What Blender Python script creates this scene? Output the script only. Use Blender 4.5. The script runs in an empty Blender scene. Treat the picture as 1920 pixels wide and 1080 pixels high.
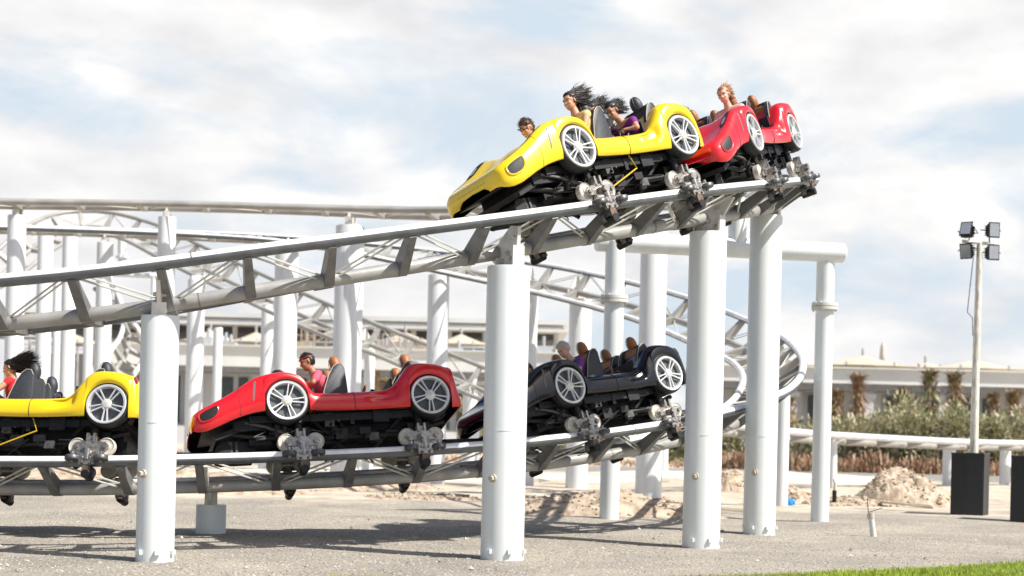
import bpy, bmesh, math, random
from mathutils import Vector, Matrix, noise as mnoise
random.seed(7)
R=math.radians
scene=bpy.context.scene
# ---------------------------------------------------------------- camera, light, exposure
FPX=2800.0; EYE=1.56; ROLL=0.0236
cam_d=bpy.data.cameras.new('camera'); cam=bpy.data.objects.new('camera',cam_d)
scene.collection.objects.link(cam); scene.camera=cam
cam.location=(0,0,EYE); cam.rotation_euler=(math.pi/2,-ROLL,0)
cam_d.sensor_width=36; cam_d.lens=FPX/1920*36
cam_d.shift_y=(806-540)/1920; cam_d.clip_end=4000; cam_d.clip_start=.1
cam_d.dof.use_dof=True; cam_d.dof.focus_distance=18.6; cam_d.dof.aperture_fstop=1.3
SUN_AZ=R(64)      # to the right of straight-behind-the-camera
SUN_EL=R(52)
sun_dir=Vector((math.sin(SUN_AZ)*math.cos(SUN_EL),-math.cos(SUN_AZ)*math.cos(SUN_EL),math.sin(SUN_EL)))
sd=bpy.data.lights.new('sun','SUN'); sd.energy=5.0; sd.angle=R(.53); sd.color=(1,.955,.88)
so=bpy.data.objects.new('sun',sd); scene.collection.objects.link(so)
so.rotation_euler=sun_dir.to_track_quat('Z','Y').to_euler()
scene.view_settings.view_transform='Standard'; scene.view_settings.look='None'
scene.view_settings.exposure=.50; scene.view_settings.gamma=1
world=bpy.data.worlds.new('World'); scene.world=world; world.use_nodes=True
nt=world.node_tree; nt.nodes.clear()
def N(t,ty,**k):
    n=t.nodes.new(ty)
    for a,b in k.items(): setattr(n,a,b)
    return n
sky=N(nt,'ShaderNodeTexSky',sky_type='NISHITA',sun_disc=False,sun_elevation=SUN_EL,sun_rotation=math.pi-SUN_AZ)
sky.air_density=1.0; sky.dust_density=2.5; sky.ozone_density=1.0
tc=N(nt,'ShaderNodeTexCoord'); mp=N(nt,'ShaderNodeMapping'); mp.inputs['Scale'].default_value=(2.6,2.6,6.0); mp.inputs['Location'].default_value=(.35,.2,.6)
n1=N(nt,'ShaderNodeTexNoise'); n1.inputs['Scale'].default_value=2.1; n1.inputs['Detail'].default_value=12; n1.inputs['Roughness'].default_value=.56; n1.inputs['Distortion'].default_value=.35
cr=N(nt,'ShaderNodeValToRGB'); cr.color_ramp.elements[0].position=.36; cr.color_ramp.elements[1].position=.50
n2=N(nt,'ShaderNodeTexNoise'); n2.inputs['Scale'].default_value=4.2; n2.inputs['Detail'].default_value=6
cr2=N(nt,'ShaderNodeValToRGB'); cr2.color_ramp.elements[0].position=.3; cr2.color_ramp.elements[1].position=.68
cr2.color_ramp.elements[0].color=(6.9,6.8,6.95,1); cr2.color_ramp.elements[1].color=(9.6,9.4,9.15,1)
skm=N(nt,'ShaderNodeMixRGB'); skm.inputs[2].default_value=(6.0,6.95,7.8,1)
mx=N(nt,'ShaderNodeMixRGB'); bg=N(nt,'ShaderNodeBackground'); bg.inputs['Strength'].default_value=.083
wo=N(nt,'ShaderNodeOutputWorld'); L=nt.links.new
L(tc.outputs['Generated'],mp.inputs[0]); L(mp.outputs[0],n1.inputs[0]); L(mp.outputs[0],n2.inputs[0])
L(n1.outputs[0],cr.inputs[0]); L(n2.outputs[0],cr2.inputs[0])
sz=N(nt,'ShaderNodeSeparateXYZ'); L(tc.outputs['Generated'],sz.inputs[0])
lowf=N(nt,'ShaderNodeMapRange'); lowf.interpolation_type='SMOOTHSTEP'; lowf.inputs[1].default_value=.28; lowf.inputs[2].default_value=.46; lowf.inputs[3].default_value=.93; lowf.inputs[4].default_value=0; L(sz.outputs[2],lowf.inputs[0])
yf=N(nt,'ShaderNodeMapRange'); yf.interpolation_type='SMOOTHSTEP'; yf.inputs[1].default_value=.66; yf.inputs[2].default_value=.90; yf.inputs[3].default_value=.12; L(sz.outputs[1],yf.inputs[0])
lo2=N(nt,'ShaderNodeMath',operation='MULTIPLY'); L(lowf.outputs[0],lo2.inputs[0]); L(yf.outputs[0],lo2.inputs[1])
lm=N(nt,'ShaderNodeMath',operation='MULTIPLY'); L(lo2.outputs[0],lm.inputs[0]); L(cr.outputs[0],lm.inputs[1])
L(lo2.outputs[0],skm.inputs[0]); L(sky.outputs[0],skm.inputs[1]); L(lm.outputs[0],mx.inputs[0]); L(skm.outputs[0],mx.inputs[1]); L(cr2.outputs[0],mx.inputs[2])
L(mx.outputs[0],bg.inputs[0]); L(bg.outputs[0],wo.inputs[0])

# ---------------------------------------------------------------- measuring helpers
def pix(u,v,D):
    s=FPX/D; a=(u-960)/s; b=(806-v)/s; c,q=math.cos(ROLL),math.sin(ROLL)
    return Vector((a*c-b*q,D,EYE+a*q+b*c))
def ground_at(u,v):
    lo,hi=3,900
    for _ in range(60):
        m=(lo+hi)/2
        if pix(u,v,m).z>0: lo=m
        else: hi=m
    return pix(u,v,lo)
def lerp_tab(tab,x):
    if x<=tab[0][0]: return tab[0][1]
    for (a,p),(b,q) in zip(tab,tab[1:]):
        if x<=b:
            t=(x-a)/(b-a); return p+(q-p)*t
    return tab[-1][1]
def smooth_tab(tab,x,w):
    return sum(lerp_tab(tab,x+w*k/4) for k in range(-4,5))/9
# ---------------------------------------------------------------- materials
MATS={}
def mat(name,col,rough=.5,metal=0.,var=.12,vscale=3.,bump=0.,bscale=60.,coat=0.,col2=None,spec=.5,detail=5,stretch=None):
    if name in MATS: return MATS[name]
    m=bpy.data.materials.new(name); m.use_nodes=True; t=m.node_tree
    b=t.nodes['Principled BSDF']; b.inputs['Roughness'].default_value=rough; b.inputs['Metallic'].default_value=metal
    b.inputs['Coat Weight'].default_value=coat; b.inputs['Coat Roughness'].default_value=.06
    b.inputs['Specular IOR Level'].default_value=spec
    c=N(t,'ShaderNodeTexCoord'); n=N(t,'ShaderNodeTexNoise'); n.inputs['Scale'].default_value=vscale; n.inputs['Detail'].default_value=detail
    src=c.outputs['Object']
    if stretch:
        mpn=N(t,'ShaderNodeMapping'); mpn.inputs['Scale'].default_value=stretch; t.links.new(src,mpn.inputs[0]); src=mpn.outputs[0]
    t.links.new(src,n.inputs[0])
    r=N(t,'ShaderNodeValToRGB'); r.color_ramp.elements[0].position=.35; r.color_ramp.elements[1].position=.65
    c2=col2 or tuple(min(1,x*(1+var)) for x in col); c1=tuple(x*(1-var) for x in col) if not col2 else col
    r.color_ramp.elements[0].color=(*c1,1); r.color_ramp.elements[1].color=(*c2,1)
    t.links.new(n.outputs[0],r.inputs[0]); t.links.new(r.outputs[0],b.inputs['Base Color'])
    if bump:
        n3=N(t,'ShaderNodeTexNoise'); n3.inputs['Scale'].default_value=bscale; n3.inputs['Detail'].default_value=4
        bp=N(t,'ShaderNodeBump'); bp.inputs['Strength'].default_value=bump; bp.inputs['Distance'].default_value=.02
        t.links.new(c.outputs['Object'],n3.inputs[0]); t.links.new(n3.outputs[0],bp.inputs['Height']); t.links.new(bp.outputs[0],b.inputs['Normal'])
    MATS[name]=m; return m
WHITE=mat('column_paint',(.74,.78,.78),.38,var=.05,vscale=.9,stretch=(6,6,.5),spec=.4)
WHITE2=mat('old_column_paint',(.70,.72,.74),.45,var=.06,vscale=1.2,stretch=(5,5,.5))
RAILG=mat('rail_worn_shade_grey',(.13,.14,.15),.35,.2,var=.15,vscale=6)  # lower rail band: worn grey, darkened to paint in the shaded underside
RAILM=mat('rail_polish_glare',(.84,.84,.84),.25,.15,var=.12,vscale=5,stretch=(1,1,1))  # upper rail band: polished wear plus sun glare put into the colour
SPINEM=mat('spine_paint',(.34,.335,.32),.45,.15,var=.15,vscale=4)
TIEM=mat('tie_steel',(.17,.17,.17),.5,.2,var=.2,vscale=6)
FARR=mat('far_rail_paint',(.34,.33,.31),.45,.1,var=.15,vscale=2)
YEL=mat('yellow_paint',(.86,.60,.002),.3,var=.015,coat=.8)
RED=mat('red_paint',(.66,.006,.012),.3,var=.03,coat=.8)
BLK=mat('black_paint',(.005,.006,.010),.2,var=.1,coat=.6,spec=.3)
RUB=mat('tyre_rubber',(.016,.017,.019),.6,var=.2)
RIM=mat('rim_silver',(.72,.73,.74),.32,.35,var=.04)
DRK=mat('dark_steel',(.013,.013,.014),.5,.3,var=.4,vscale=12)
DRK2=mat('dirty_grey_steel',(.085,.082,.075),.55,.3,var=.4,vscale=14)
SIL=mat('worn_silver_steel',(.36,.34,.31),.34,.8,var=.3,vscale=22)
DISC=mat('wheel_disc_polyurethane',(.56,.53,.47),.4,var=.15,vscale=20)
VENT=mat('vent_black',(.012,.012,.013),.6)
VENTG=mat('vent_grey',(.16,.15,.15),.5)
SEATB=mat('seat_black_shell',(.03,.034,.042),.5,var=.2,vscale=30,bump=.15,bscale=200)
SEATG=mat('seat_grey_shell',(.10,.105,.11),.6,var=.2,vscale=30,bump=.2,bscale=200)
TAN=mat('tan_leather',(.34,.13,.045),.5,var=.15,vscale=12)
PIPING=mat('seat_piping',(.55,.5,.42),.5)
GLASS=mat('lamp_lens',(.35,.37,.4),.08,.2,coat=1)
CHROME=mat('badge_metal',(.75,.68,.3),.3,.3)
YST=mat('yellow_strap',(.6,.4,.02),.5)
SKIN=mat('skin_warm',(.52,.27,.17),.5,var=.06); SKINP=mat('skin_fair',(.66,.38,.29),.5,var=.06); SKINB=mat('skin_brown',(.34,.16,.09),.5,var=.06)
# ---------------------------------------------------------------- mesh helper
class MB:
    def __init__(s): s.V=[];s.F=[];s.M=[]
    def add(s,vs,fs,m=0):
        o=len(s.V); s.V+= [tuple(v) for v in vs]; s.F+=[tuple(i+o for i in f) for f in fs]; s.M+=[m]*len(fs)
    def box(s,c,size,rot=None,m=0,taper=1.):
        c=Vector(c); hx,hy,hz=size[0]/2,size[1]/2,size[2]/2; vs=[]
        for x,y,z in ((-1,-1,-1),(1,-1,-1),(1,1,-1),(-1,1,-1),(-1,-1,1),(1,-1,1),(1,1,1),(-1,1,1)):
            k=taper if z>0 else 1
            v=Vector((x*hx*k,y*hy*k,z*hz))
            if rot is not None: v=rot@v
            vs.append(c+v)
        s.add(vs,[(0,3,2,1),(4,5,6,7),(0,1,5,4),(1,2,6,5),(2,3,7,6),(3,0,4,7)],m)
    def tube(s,pts,r,n=12,m=0,caps=True,closed=False):
        pts=[Vector(p) for p in pts]; K=len(pts); rr=r if isinstance(r,(list,tuple)) else [r]*K
        prev=None; vs=[]
        for i,p in enumerate(pts):
            if closed: t=(pts[(i+1)%K]-pts[i-1])
            else: t=pts[min(i+1,K-1)]-pts[max(i-1,0)]
            t.normalize()
            if prev is None:
                a=Vector((0,0,1)) if abs(t.z)<.95 else Vector((1,0,0))
            else: a=prev
            x=(a-t*a.dot(t)).normalized(); y=t.cross(x); prev=x
            for k in range(n):
                an=2*math.pi*k/n; vs.append(p+(x*math.cos(an)+y*math.sin(an))*rr[i])
        fs=[]
        for i in range(K if closed else K-1):
            j=(i+1)%K
            for k in range(n):
                k2=(k+1)%n; fs.append((i*n+k,i*n+k2,j*n+k2,j*n+k))
        if caps and not closed:
            fs.append(tuple(range(n-1,-1,-1))); fs.append(tuple((K-1)*n+k for k in range(n)))
        s.add(vs,fs,m)
    def cyl(s,a,b,r,r2=None,n=16,m=0): s.tube([a,b],[r,r if r2 is None else r2],n,m)
    def lathe(s,prof,center,axis,n=32,m=0,closed=False):
        # prof: (along axis, radius)
        ax=Vector(axis).normalized(); a=Vector((0,0,1)) if abs(ax.z)<.9 else Vector((1,0,0))
        x=(a-ax*a.dot(ax)).normalized(); y=ax.cross(x); c=Vector(center); K=len(prof); vs=[]
        for h,r in prof:
            for k in range(n):
                an=2*math.pi*k/n; vs.append(c+ax*h+(x*math.cos(an)+y*math.sin(an))*r)
        fs=[]
        for i in range(K if closed else K-1):
            j=(i+1)%K
            for k in range(n):
                k2=(k+1)%n; fs.append((i*n+k,i*n+k2,j*n+k2,j*n+k))
        s.add(vs,fs,m)
    def prism(s,poly,o,ax,ay,depth,m=0,bev=0):
        # polygon in plane (ax,ay) from origin o, extruded along normal by +-depth/2
        o=Vector(o);ax=Vector(ax).normalized();ay=Vector(ay).normalized();nz=ax.cross(ay); n=len(poly)
        cx=sum(p[0] for p in poly)/n; cy=sum(p[1] for p in poly)/n
        layers=[(-.5,1-bev),(-.5+min(.4,bev*2),1),(.5-min(.4,bev*2),1),(.5,1-bev)] if bev else [(-.5,1),(.5,1)]
        vs=[]
        for d,k in layers:
            for p in poly: vs.append(o+ax*(cx+(p[0]-cx)*k)+ay*(cy+(p[1]-cy)*k)+nz*(d*depth))
        fs=[tuple(range(n-1,-1,-1)),tuple((len(layers)-1)*n+i for i in range(n))]
        for l in range(len(layers)-1):
            for i in range(n):
                j=(i+1)%n; fs.append((l*n+i,l*n+j,(l+1)*n+j,(l+1)*n+i))
        s.add(vs,fs,m)
    def sphere(s,c,r,n=12,k=8,m=0,rot=None):
        c=Vector(c); rx,ry,rz=r if isinstance(r,(tuple,list)) else (r,r,r); vs=[]
        for i in range(k+1):
            ph=math.pi*i/k
            for j in range(n):
                th=2*math.pi*j/n; v=Vector((rx*math.sin(ph)*math.cos(th),ry*math.sin(ph)*math.sin(th),rz*math.cos(ph)))
                vs.append(c+(rot@v if rot is not None else v))
        s.add(vs,[(i*n+j,(i+1)*n+j,(i+1)*n+(j+1)%n,i*n+(j+1)%n) for i in range(k) for j in range(n)],m)
    def mesh(s,name,mats,smooth=True,angle=38,weld=False):
        me=bpy.data.meshes.new(name); me.from_pydata(s.V,[],s.F)
        for m in (mats if isinstance(mats,(list,tuple)) else [mats]): me.materials.append(m)
        if s.F: me.polygons.foreach_set('material_index',s.M)
        if weld or True:
            bm=bmesh.new(); bm.from_mesh(me)
            if weld: bmesh.ops.remove_doubles(bm,verts=bm.verts,dist=1e-5)
            if len(bm.faces)<60000: bmesh.ops.recalc_face_normals(bm,faces=bm.faces)
            bm.to_mesh(me); bm.free()
        if smooth:
            me.shade_smooth(); me.set_sharp_from_angle(angle=R(angle))
        me.update(); return me
    def build(s,name,mats,parent=None,**k):
        return link(name,s.mesh(name,mats,**k),parent)
def link(name,me,parent=None):
    o=bpy.data.objects.new(name,me); scene.collection.objects.link(o)
    if parent is not None: o.parent=parent
    return o
def tag(o,label=None,cat=None,group=None,kind=None):
    if label: o['label']=label
    if cat: o['category']=cat
    if group: o['group']=group
    if kind: o['kind']=kind
    return o
def empty(name,loc=(0,0,0),M=None):
    o=bpy.data.objects.new(name,None); scene.collection.objects.link(o); o.empty_display_size=.1
    if M is not None: o.matrix_world=M
    else: o.location=loc
    return o
# ---------------------------------------------------------------- ground
def gn(x,y,s=1,seed=0): return mnoise.noise(Vector((x*s,y*s,seed)))
def build_ground():
    xs=[-900,-400,-200,-100,-60,-40]+[-30+i*.5 for i in range(121)]+[40,60,100,200,400,900]
    ys=[-60,-20,0,8]+[12+i*.25 for i in range(80)]+[32+i*1.0 for i in range(40)]+[75,85,100,140,200,400,900,2500]
    V=[];F=[]
    for y in ys:
        for x in xs:
            z=0
            if 12<y<70 and abs(x)<40:
                z=.02*gn(x,y,.6)+.008*gn(x,y,2.5,3)
                if y>24: z+=.05*gn(x,y,.5,9)*min(1,(y-24)/3)
            V.append((x,y,z))
    n=len(xs)
    for j in range(len(ys)-1):
        for i in range(n-1): F.append((j*n+i,j*n+i+1,(j+1)*n+i+1,(j+1)*n+i))
    b=MB(); b.add(V,F)
    m=bpy.data.materials.new('gravel_and_sand'); m.use_nodes=True; t=m.node_tree; P=t.nodes['Principled BSDF']; P.inputs['Roughness'].default_value=.95; P.inputs['Specular IOR Level'].default_value=.15
    c=N(t,'ShaderNodeTexCoord')
    def nz(s,d=6,ro=.6):
        n_=N(t,'ShaderNodeTexNoise'); n_.inputs['Scale'].default_value=s; n_.inputs['Detail'].default_value=d; n_.inputs['Roughness'].default_value=ro; t.links.new(c.outputs['Object'],n_.inputs[0]); return n_
    def ramp(src,a,b_,ca,cb):
        r=N(t,'ShaderNodeValToRGB'); r.color_ramp.elements[0].position=a; r.color_ramp.elements[1].position=b_; r.color_ramp.elements[0].color=(*ca,1); r.color_ramp.elements[1].color=(*cb,1); t.links.new(src,r.inputs[0]); return r
    vo=N(t,'ShaderNodeTexVoronoi'); vo.inputs['Scale'].default_value=42; t.links.new(c.outputs['Object'],vo.inputs[0])
    fine=ramp(nz(30,8,.75).outputs[0],.36,.64,(.155,.146,.130),(.62,.585,.525))
    big=ramp(nz(.5,4).outputs[0],.35,.7,(.76,.75,.74),(1.10,1.06,1.0))
    mu=N(t,'ShaderNodeMixRGB',blend_type='MULTIPLY'); mu.inputs[0].default_value=1; t.links.new(fine.outputs[0],mu.inputs[1]); t.links.new(big.outputs[0],mu.inputs[2])
    vr=ramp(vo.outputs['Color'],.1,.9,(.72,.72,.72),(1.2,1.18,1.14))
    mu2=N(t,'ShaderNodeMixRGB',blend_type='MULTIPLY'); mu2.inputs[0].default_value=.9; t.links.new(mu.outputs[0],mu2.inputs[1]); t.links.new(vr.outputs[0],mu2.inputs[2])
    sand=ramp(nz(1.3,9,.65).outputs[0],.35,.65,(.40,.34,.26),(.62,.56,.47))
    sx=N(t,'ShaderNodeSeparateXYZ'); t.links.new(c.outputs['Object'],sx.inputs[0])
    ad=N(t,'ShaderNodeMath',operation='MULTIPLY_ADD'); n4=nz(.35,5); t.links.new(n4.outputs[0],ad.inputs[0]); ad.inputs[1].default_value=13; t.links.new(sx.outputs[1],ad.inputs[2])
    mr=N(t,'ShaderNodeMapRange'); mr.inputs[1].default_value=36.5; mr.inputs[2].default_value=39; t.links.new(ad.outputs[0],mr.inputs[0])
    m1=N(t,'ShaderNodeMixRGB'); t.links.new(mr.outputs[0],m1.inputs[0]); t.links.new(mu2.outputs[0],m1.inputs[1]); t.links.new(sand.outputs[0],m1.inputs[2])
    # grey track road strip beyond the sand
    g1=N(t,'ShaderNodeMath',operation='COMPARE'); g1.inputs[1].default_value=62; g1.inputs[2].default_value=5; t.links.new(sx.outputs[1],g1.inputs[0])
    road=ramp(nz(6).outputs[0],.3,.7,(.24,.23,.215),(.31,.295,.275))
    m2=N(t,'ShaderNodeMixRGB'); t.links.new(g1.outputs[0],m2.inputs[0]); t.links.new(m1.outputs[0],m2.inputs[1]); t.links.new(road.outputs[0],m2.inputs[2])
    t.links.new(m2.outputs[0],P.inputs['Base Color'])
    bp=N(t,'ShaderNodeBump'); bp.inputs['Strength'].default_value=.9; bp.inputs['Distance'].default_value=.03; t.links.new(nz(24,6,.7).outputs[0],bp.inputs['Height']); t.links.new(bp.outputs[0],P.inputs['Normal'])
    o=b.build('ground',m,smooth=True,angle=180); tag(o,kind='structure')
    # loose stones on the gravel
    st=MB(); rnd=random.Random(3)
    for i in range(9000):
        y=15.2+rnd.random()**1.4*11; x=rnd.uniform(-.38,.38)*y; r=rnd.uniform(.006,.017)
        if rnd.random()<.01: r*=2.4
        z=r*.3+.02*gn(x,y,.6)+.008*gn(x,y,2.5,3)
        q=[Vector((x+rnd.uniform(.6,1.2)*r*a,y+rnd.uniform(.6,1.2)*r*b_,z+rnd.uniform(.5,.9)*r*c_)) for a,b_,c_ in ((1,0,0),(0,1,0),(-1,0,0),(0,-1,0),(0,0,1))]
        st.add(q,[(0,1,4),(1,2,4),(2,3,4),(3,0,4)],0 if rnd.random()<.6 else 1)
    o=st.build('gravel',[mat('stone_light',(.46,.44,.40),.9,var=.3,vscale=8),mat('stone_dark',(.2,.19,.18),.9,var=.3,vscale=8)],smooth=False)
    tag(o,'loose grey and pale stones scattered over the gravel','gravel',kind='stuff')
    # dirt mounds
    dirt=mat('dirt_soil',(.29,.22,.155),.95,col2=(.52,.43,.335),vscale=5,bump=.8,bscale=14,detail=8)
    def mound(u,v,w,d,h_,seed,name='dirt_mound',m_=dirt,rough=.22):
        c0=ground_at(u,v); c0.y+=d/2; n=70; nj=40; V=[];F=[]
        for j in range(nj+1):
            for i in range(n+1):
                a=-1+2*i/n; b_=-1+2*j/nj; rr=math.sqrt(a*a+b_*b_); k=max(0,1-rr**1.7)
                x=c0.x+a*w/2; y=c0.y+b_*d/2
                z=h_*k*(.78+.45*gn(x,y,1.3,seed))-.03
                for fq,am in ((2.5,.7),(5,.5),(10,.35),(22,.25)): z+=rough*h_*min(1,k*3)*am*abs(mnoise.noise(Vector((x*fq,y*fq,z*fq*1.2+seed))))
                V.append((x,y,z))
        for j in range(nj):
            for i in range(n): q=j*(n+1)+i; F.append((q,q+1,q+n+2,q+n+1))
        rr_=random.Random(seed)
        b=MB(); b.add(V,F)
        for _ in range(int(340*(1 if rough>.1 else 0))):
            v=V[rr_.randrange(len(V))]
            if v[2]<.0: continue
            q=rr_.uniform(.012,.045)*(1 if rr_.random()<.9 else 1.6); b.sphere((v[0],v[1],v[2]+q*.2),(q*rr_.uniform(.7,1.3),q,q*rr_.uniform(.6,1)),6,4)
        tag(b.build(name,m_,angle=25),kind='structure')
    mound(1722,949,2.7,2.6,.86,1); mound(1620,950,2.6,2.0,.22,11)
    mound(1170,972,4.2,2.4,.50,2,rough=.2); mound(1045,965,2.6,1.8,.42,4,rough=.2)
    mound(1400,925,2.3,3.5,.75,5); mound(1490,940,1.4,2,.42,8)
    mound(180,925,9,5,.6,6,rough=.12); mound(560,920,7,5,.45,7,rough=.12); mound(790,938,3.0,2,.12,9,rough=.3)
    pale=mat('pale_sand',(.62,.57,.48),.95,var=.1,bump=.3,bscale=8)
    mound(1480,905,14,12,.25,21,m_=pale,rough=.05); mound(800,900,16,10,.25,22,m_=pale,rough=.05)
    # grass
    gm=[mat('grass_a',(.27,.36,.02),.7,var=.2),mat('grass_b',(.38,.46,.04),.7,var=.2),mat('grass_c',(.17,.24,.02),.7,var=.2)]
    gb=MB(); rnd=random.Random(5)
    # edge of the lawn in plan
    E=[ground_at(u,v) for u,v in ((1180,1092),(1250,1088),(1420,1083),(1600,1073),(1760,1066),(1920,1055),(2050,1045))]
    tab=[(e.x,e.y) for e in E]
    n=0
    while n<42000:
        x=rnd.uniform(tab[0][0],tab[-1][0]+.8); ye=lerp_tab(tab,x)+.10*gn(x,0,3)
        y=rnd.uniform(15.2,ye)
        if y>ye-.25 and rnd.random()<.4: continue
        h_=rnd.uniform(.03,.075); a=rnd.uniform(0,6.28); w=.004; l=Vector((math.cos(a),math.sin(a),0)); d=Vector((rnd.uniform(-.03,.03),rnd.uniform(-.03,.03),0))
        p=Vector((x,y,.0)); gb.add([p-l*w,p+l*w,p+d*.5+l*w*.7+Vector((0,0,h_*.6)),p+d+Vector((0,0,h_))],[(0,1,2),(0,2,3)],rnd.choice((0,1,1,1,2))); n+=1
    for (u,v,k) in ((670,1083,60),):
        c0=ground_at(u,v)
        for i in range(k):
            x=c0.x+rnd.gauss(0,.16); y=c0.y+rnd.gauss(0,.12); h_=rnd.uniform(.02,.06); p=Vector((x,y,0)); gb.add([p-Vector((.004,0,0)),p+Vector((.004,0,0)),p+Vector((rnd.uniform(-.02,.02),0,h_))],[(0,1,2)],0)
    o=gb.build('grass',gm,smooth=False); tag(o,'bright green mown grass along the gravel at the bottom right','grass',kind='stuff')
    soil=MB(); soil.add([(tab[0][0],15,.012),(tab[-1][0]+1,15,.012)]+[(x,y-.1,.024) for x,y in reversed(tab)],[tuple(range(len(tab)+2))]); tag(soil.build('lawn_soil',mat('turf',(.12,.17,.02),.9,var=.3,vscale=8),smooth=False),kind='structure')
build_ground()
# ---------------------------------------------------------------- tracks
GA=1.25; HS=.22; RR=.074; SR=.084
class Track:
    def __init__(s,P,bank,inside,g=GA,hs=HS,nk=None):
        # P outer rail points, bank radians, inside(i)-> horizontal unit vector to inner side
        s.P=P; s.g=g; s.hs=hs; n=len(P); s.T=[(P[min(i+1,n-1)]-P[max(i-1,0)]).normalized() for i in range(n)]
        s.I=[]; s.Nn=[]; s.Lh=[]
        for i in range(n):
            h=Vector((s.T[i].x,s.T[i].y,0)).normalized(); I=Vector((-h.y,h.x,0))*inside
            b=bank[i]; li=I*math.cos(b)-Vector((0,0,1))*math.sin(b)
            li=(li-s.T[i]*li.dot(s.T[i])).normalized(); s.Lh.append(I); s.I.append(li)
            nn=s.T[i].cross(li); nn=nn if nn.z>0 else -nn; s.Nn.append(nn*(nk[i] if nk else 1))
        s.S=[0]
        for a,b in zip(P,P[1:]): s.S.append(s.S[-1]+(b-a).length)
    def at(s,d):
        n=len(s.P)
        import bisect
        i=max(0,min(n-2,bisect.bisect_right(s.S,d)-1)); t=(d-s.S[i])/(s.S[i+1]-s.S[i])
        f=lambda A:A[i].lerp(A[i+1],t)
        return f(s.P),f(s.T).normalized(),f(s.I).normalized(),f(s.Nn)
    def inner(s,i): return s.P[i]+s.I[i]*s.g
    def spine(s,i): return s.P[i]+s.I[i]*(s.g/2)-s.Nn[i]*s.hs
    def spine_at(s,d):
        P,T,I,Nn=s.at(d); return P+I*(s.g/2)-Nn*s.hs
    def nearest(s,xy,lo=0,hi=1e9):
        best=None
        for i in range(len(s.P)):
            if lo<=s.S[i]<=hi:
                q=s.spine(i); d=(q.x-xy[0])**2+(q.y-xy[1])**2
                if best is None or d<best[0]: best=(d,i)
        return best[1]
def circ_track(C,Rad,ztab,btab,th0,th1,tail):
    P=[];B=[];K_=[]; kt=[(-200,1),(55,1),(90,.5),(400,.5)]; step=.22/Rad; n=int(R(th1-th0)/step)
    for i in range(n+1):
        th=th0+(th1-th0)*i/n; a=R(th)
        Rd=Rad-(smooth_tab([(-46,-.03),(-38,0),(-31,.09),(-23,.29),(-12,.43),(0,.32),(10,.13),(20,.08),(33,.02)],th,4) if Rad>11 else 0)
        P.append(Vector((C[0]+Rd*math.cos(a),C[1]+Rd*math.sin(a),smooth_tab(ztab,th,7)))); B.append(R(smooth_tab(btab,th,8))); K_.append(smooth_tab(kt,th,5))
    a=R(th1); d=Vector((-math.sin(a),math.cos(a),0)); base=P[-1].copy()
    k=int(tail/.25)
    for j in range(1,k+1):
        th=th1+j*.25/Rad*57.3
        q=base+d*(j*.25); q.z=smooth_tab(ztab,th,7); P.append(q); B.append(R(smooth_tab(btab,th,8))); K_.append(.5)
    return Track(P,B,+1,nk=K_)
upz=[(-150,2.3),(-91,3.03),(-86,3.13),(-81.7,3.29),(-76,3.47),(-71.6,3.63),(-65.4,3.84),(-59.8,4.06),(-53.2,4.31),(-48.6,4.5),(-42.8,4.73),(-33.5,5.06),(-27,5.28),(-10,5.85),(3,6.2),(18,6.55),(39,6.86),(57,6.89),(68,6.91),(87,7.0),(109,6.98),(130,6.9),(200,6.9)]
upb=[(-150,20),(-91,20),(-80,19),(-60,16),(-45,16),(-27,17),(0,15),(40,12),(60,10),(88,9),(200,9)]
loz=[(-150,.95),(-96,.97),(-84.6,1.06),(-78,1.13),(-72,1.2),(-64.7,1.31),(-60.6,1.39),(-49.5,1.66),(-41,1.9),(-38,2.03),(-31,2.25),(-23,2.5),(-12,2.89),(0,3.33),(10,3.77),(20.7,4.3),(33,5.0),(42,5.45),(57.5,6.15),(79.7,6.74),(95.6,6.96),(120,7.0),(200,7.0)]
lob=[(-150,16),(-40,16),(-10,20),(8,26),(20,38),(57,40),(75,28),(92,13),(110,9),(200,8)]
UC=(-5.4,26.7); UR=10.5; LC=(-5.44,31.3); LR=11.7
UP=circ_track(UC,UR,upz,upb,-150,93,26)
LO=circ_track(LC,LR,loz,lob,-150,93,28)
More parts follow.
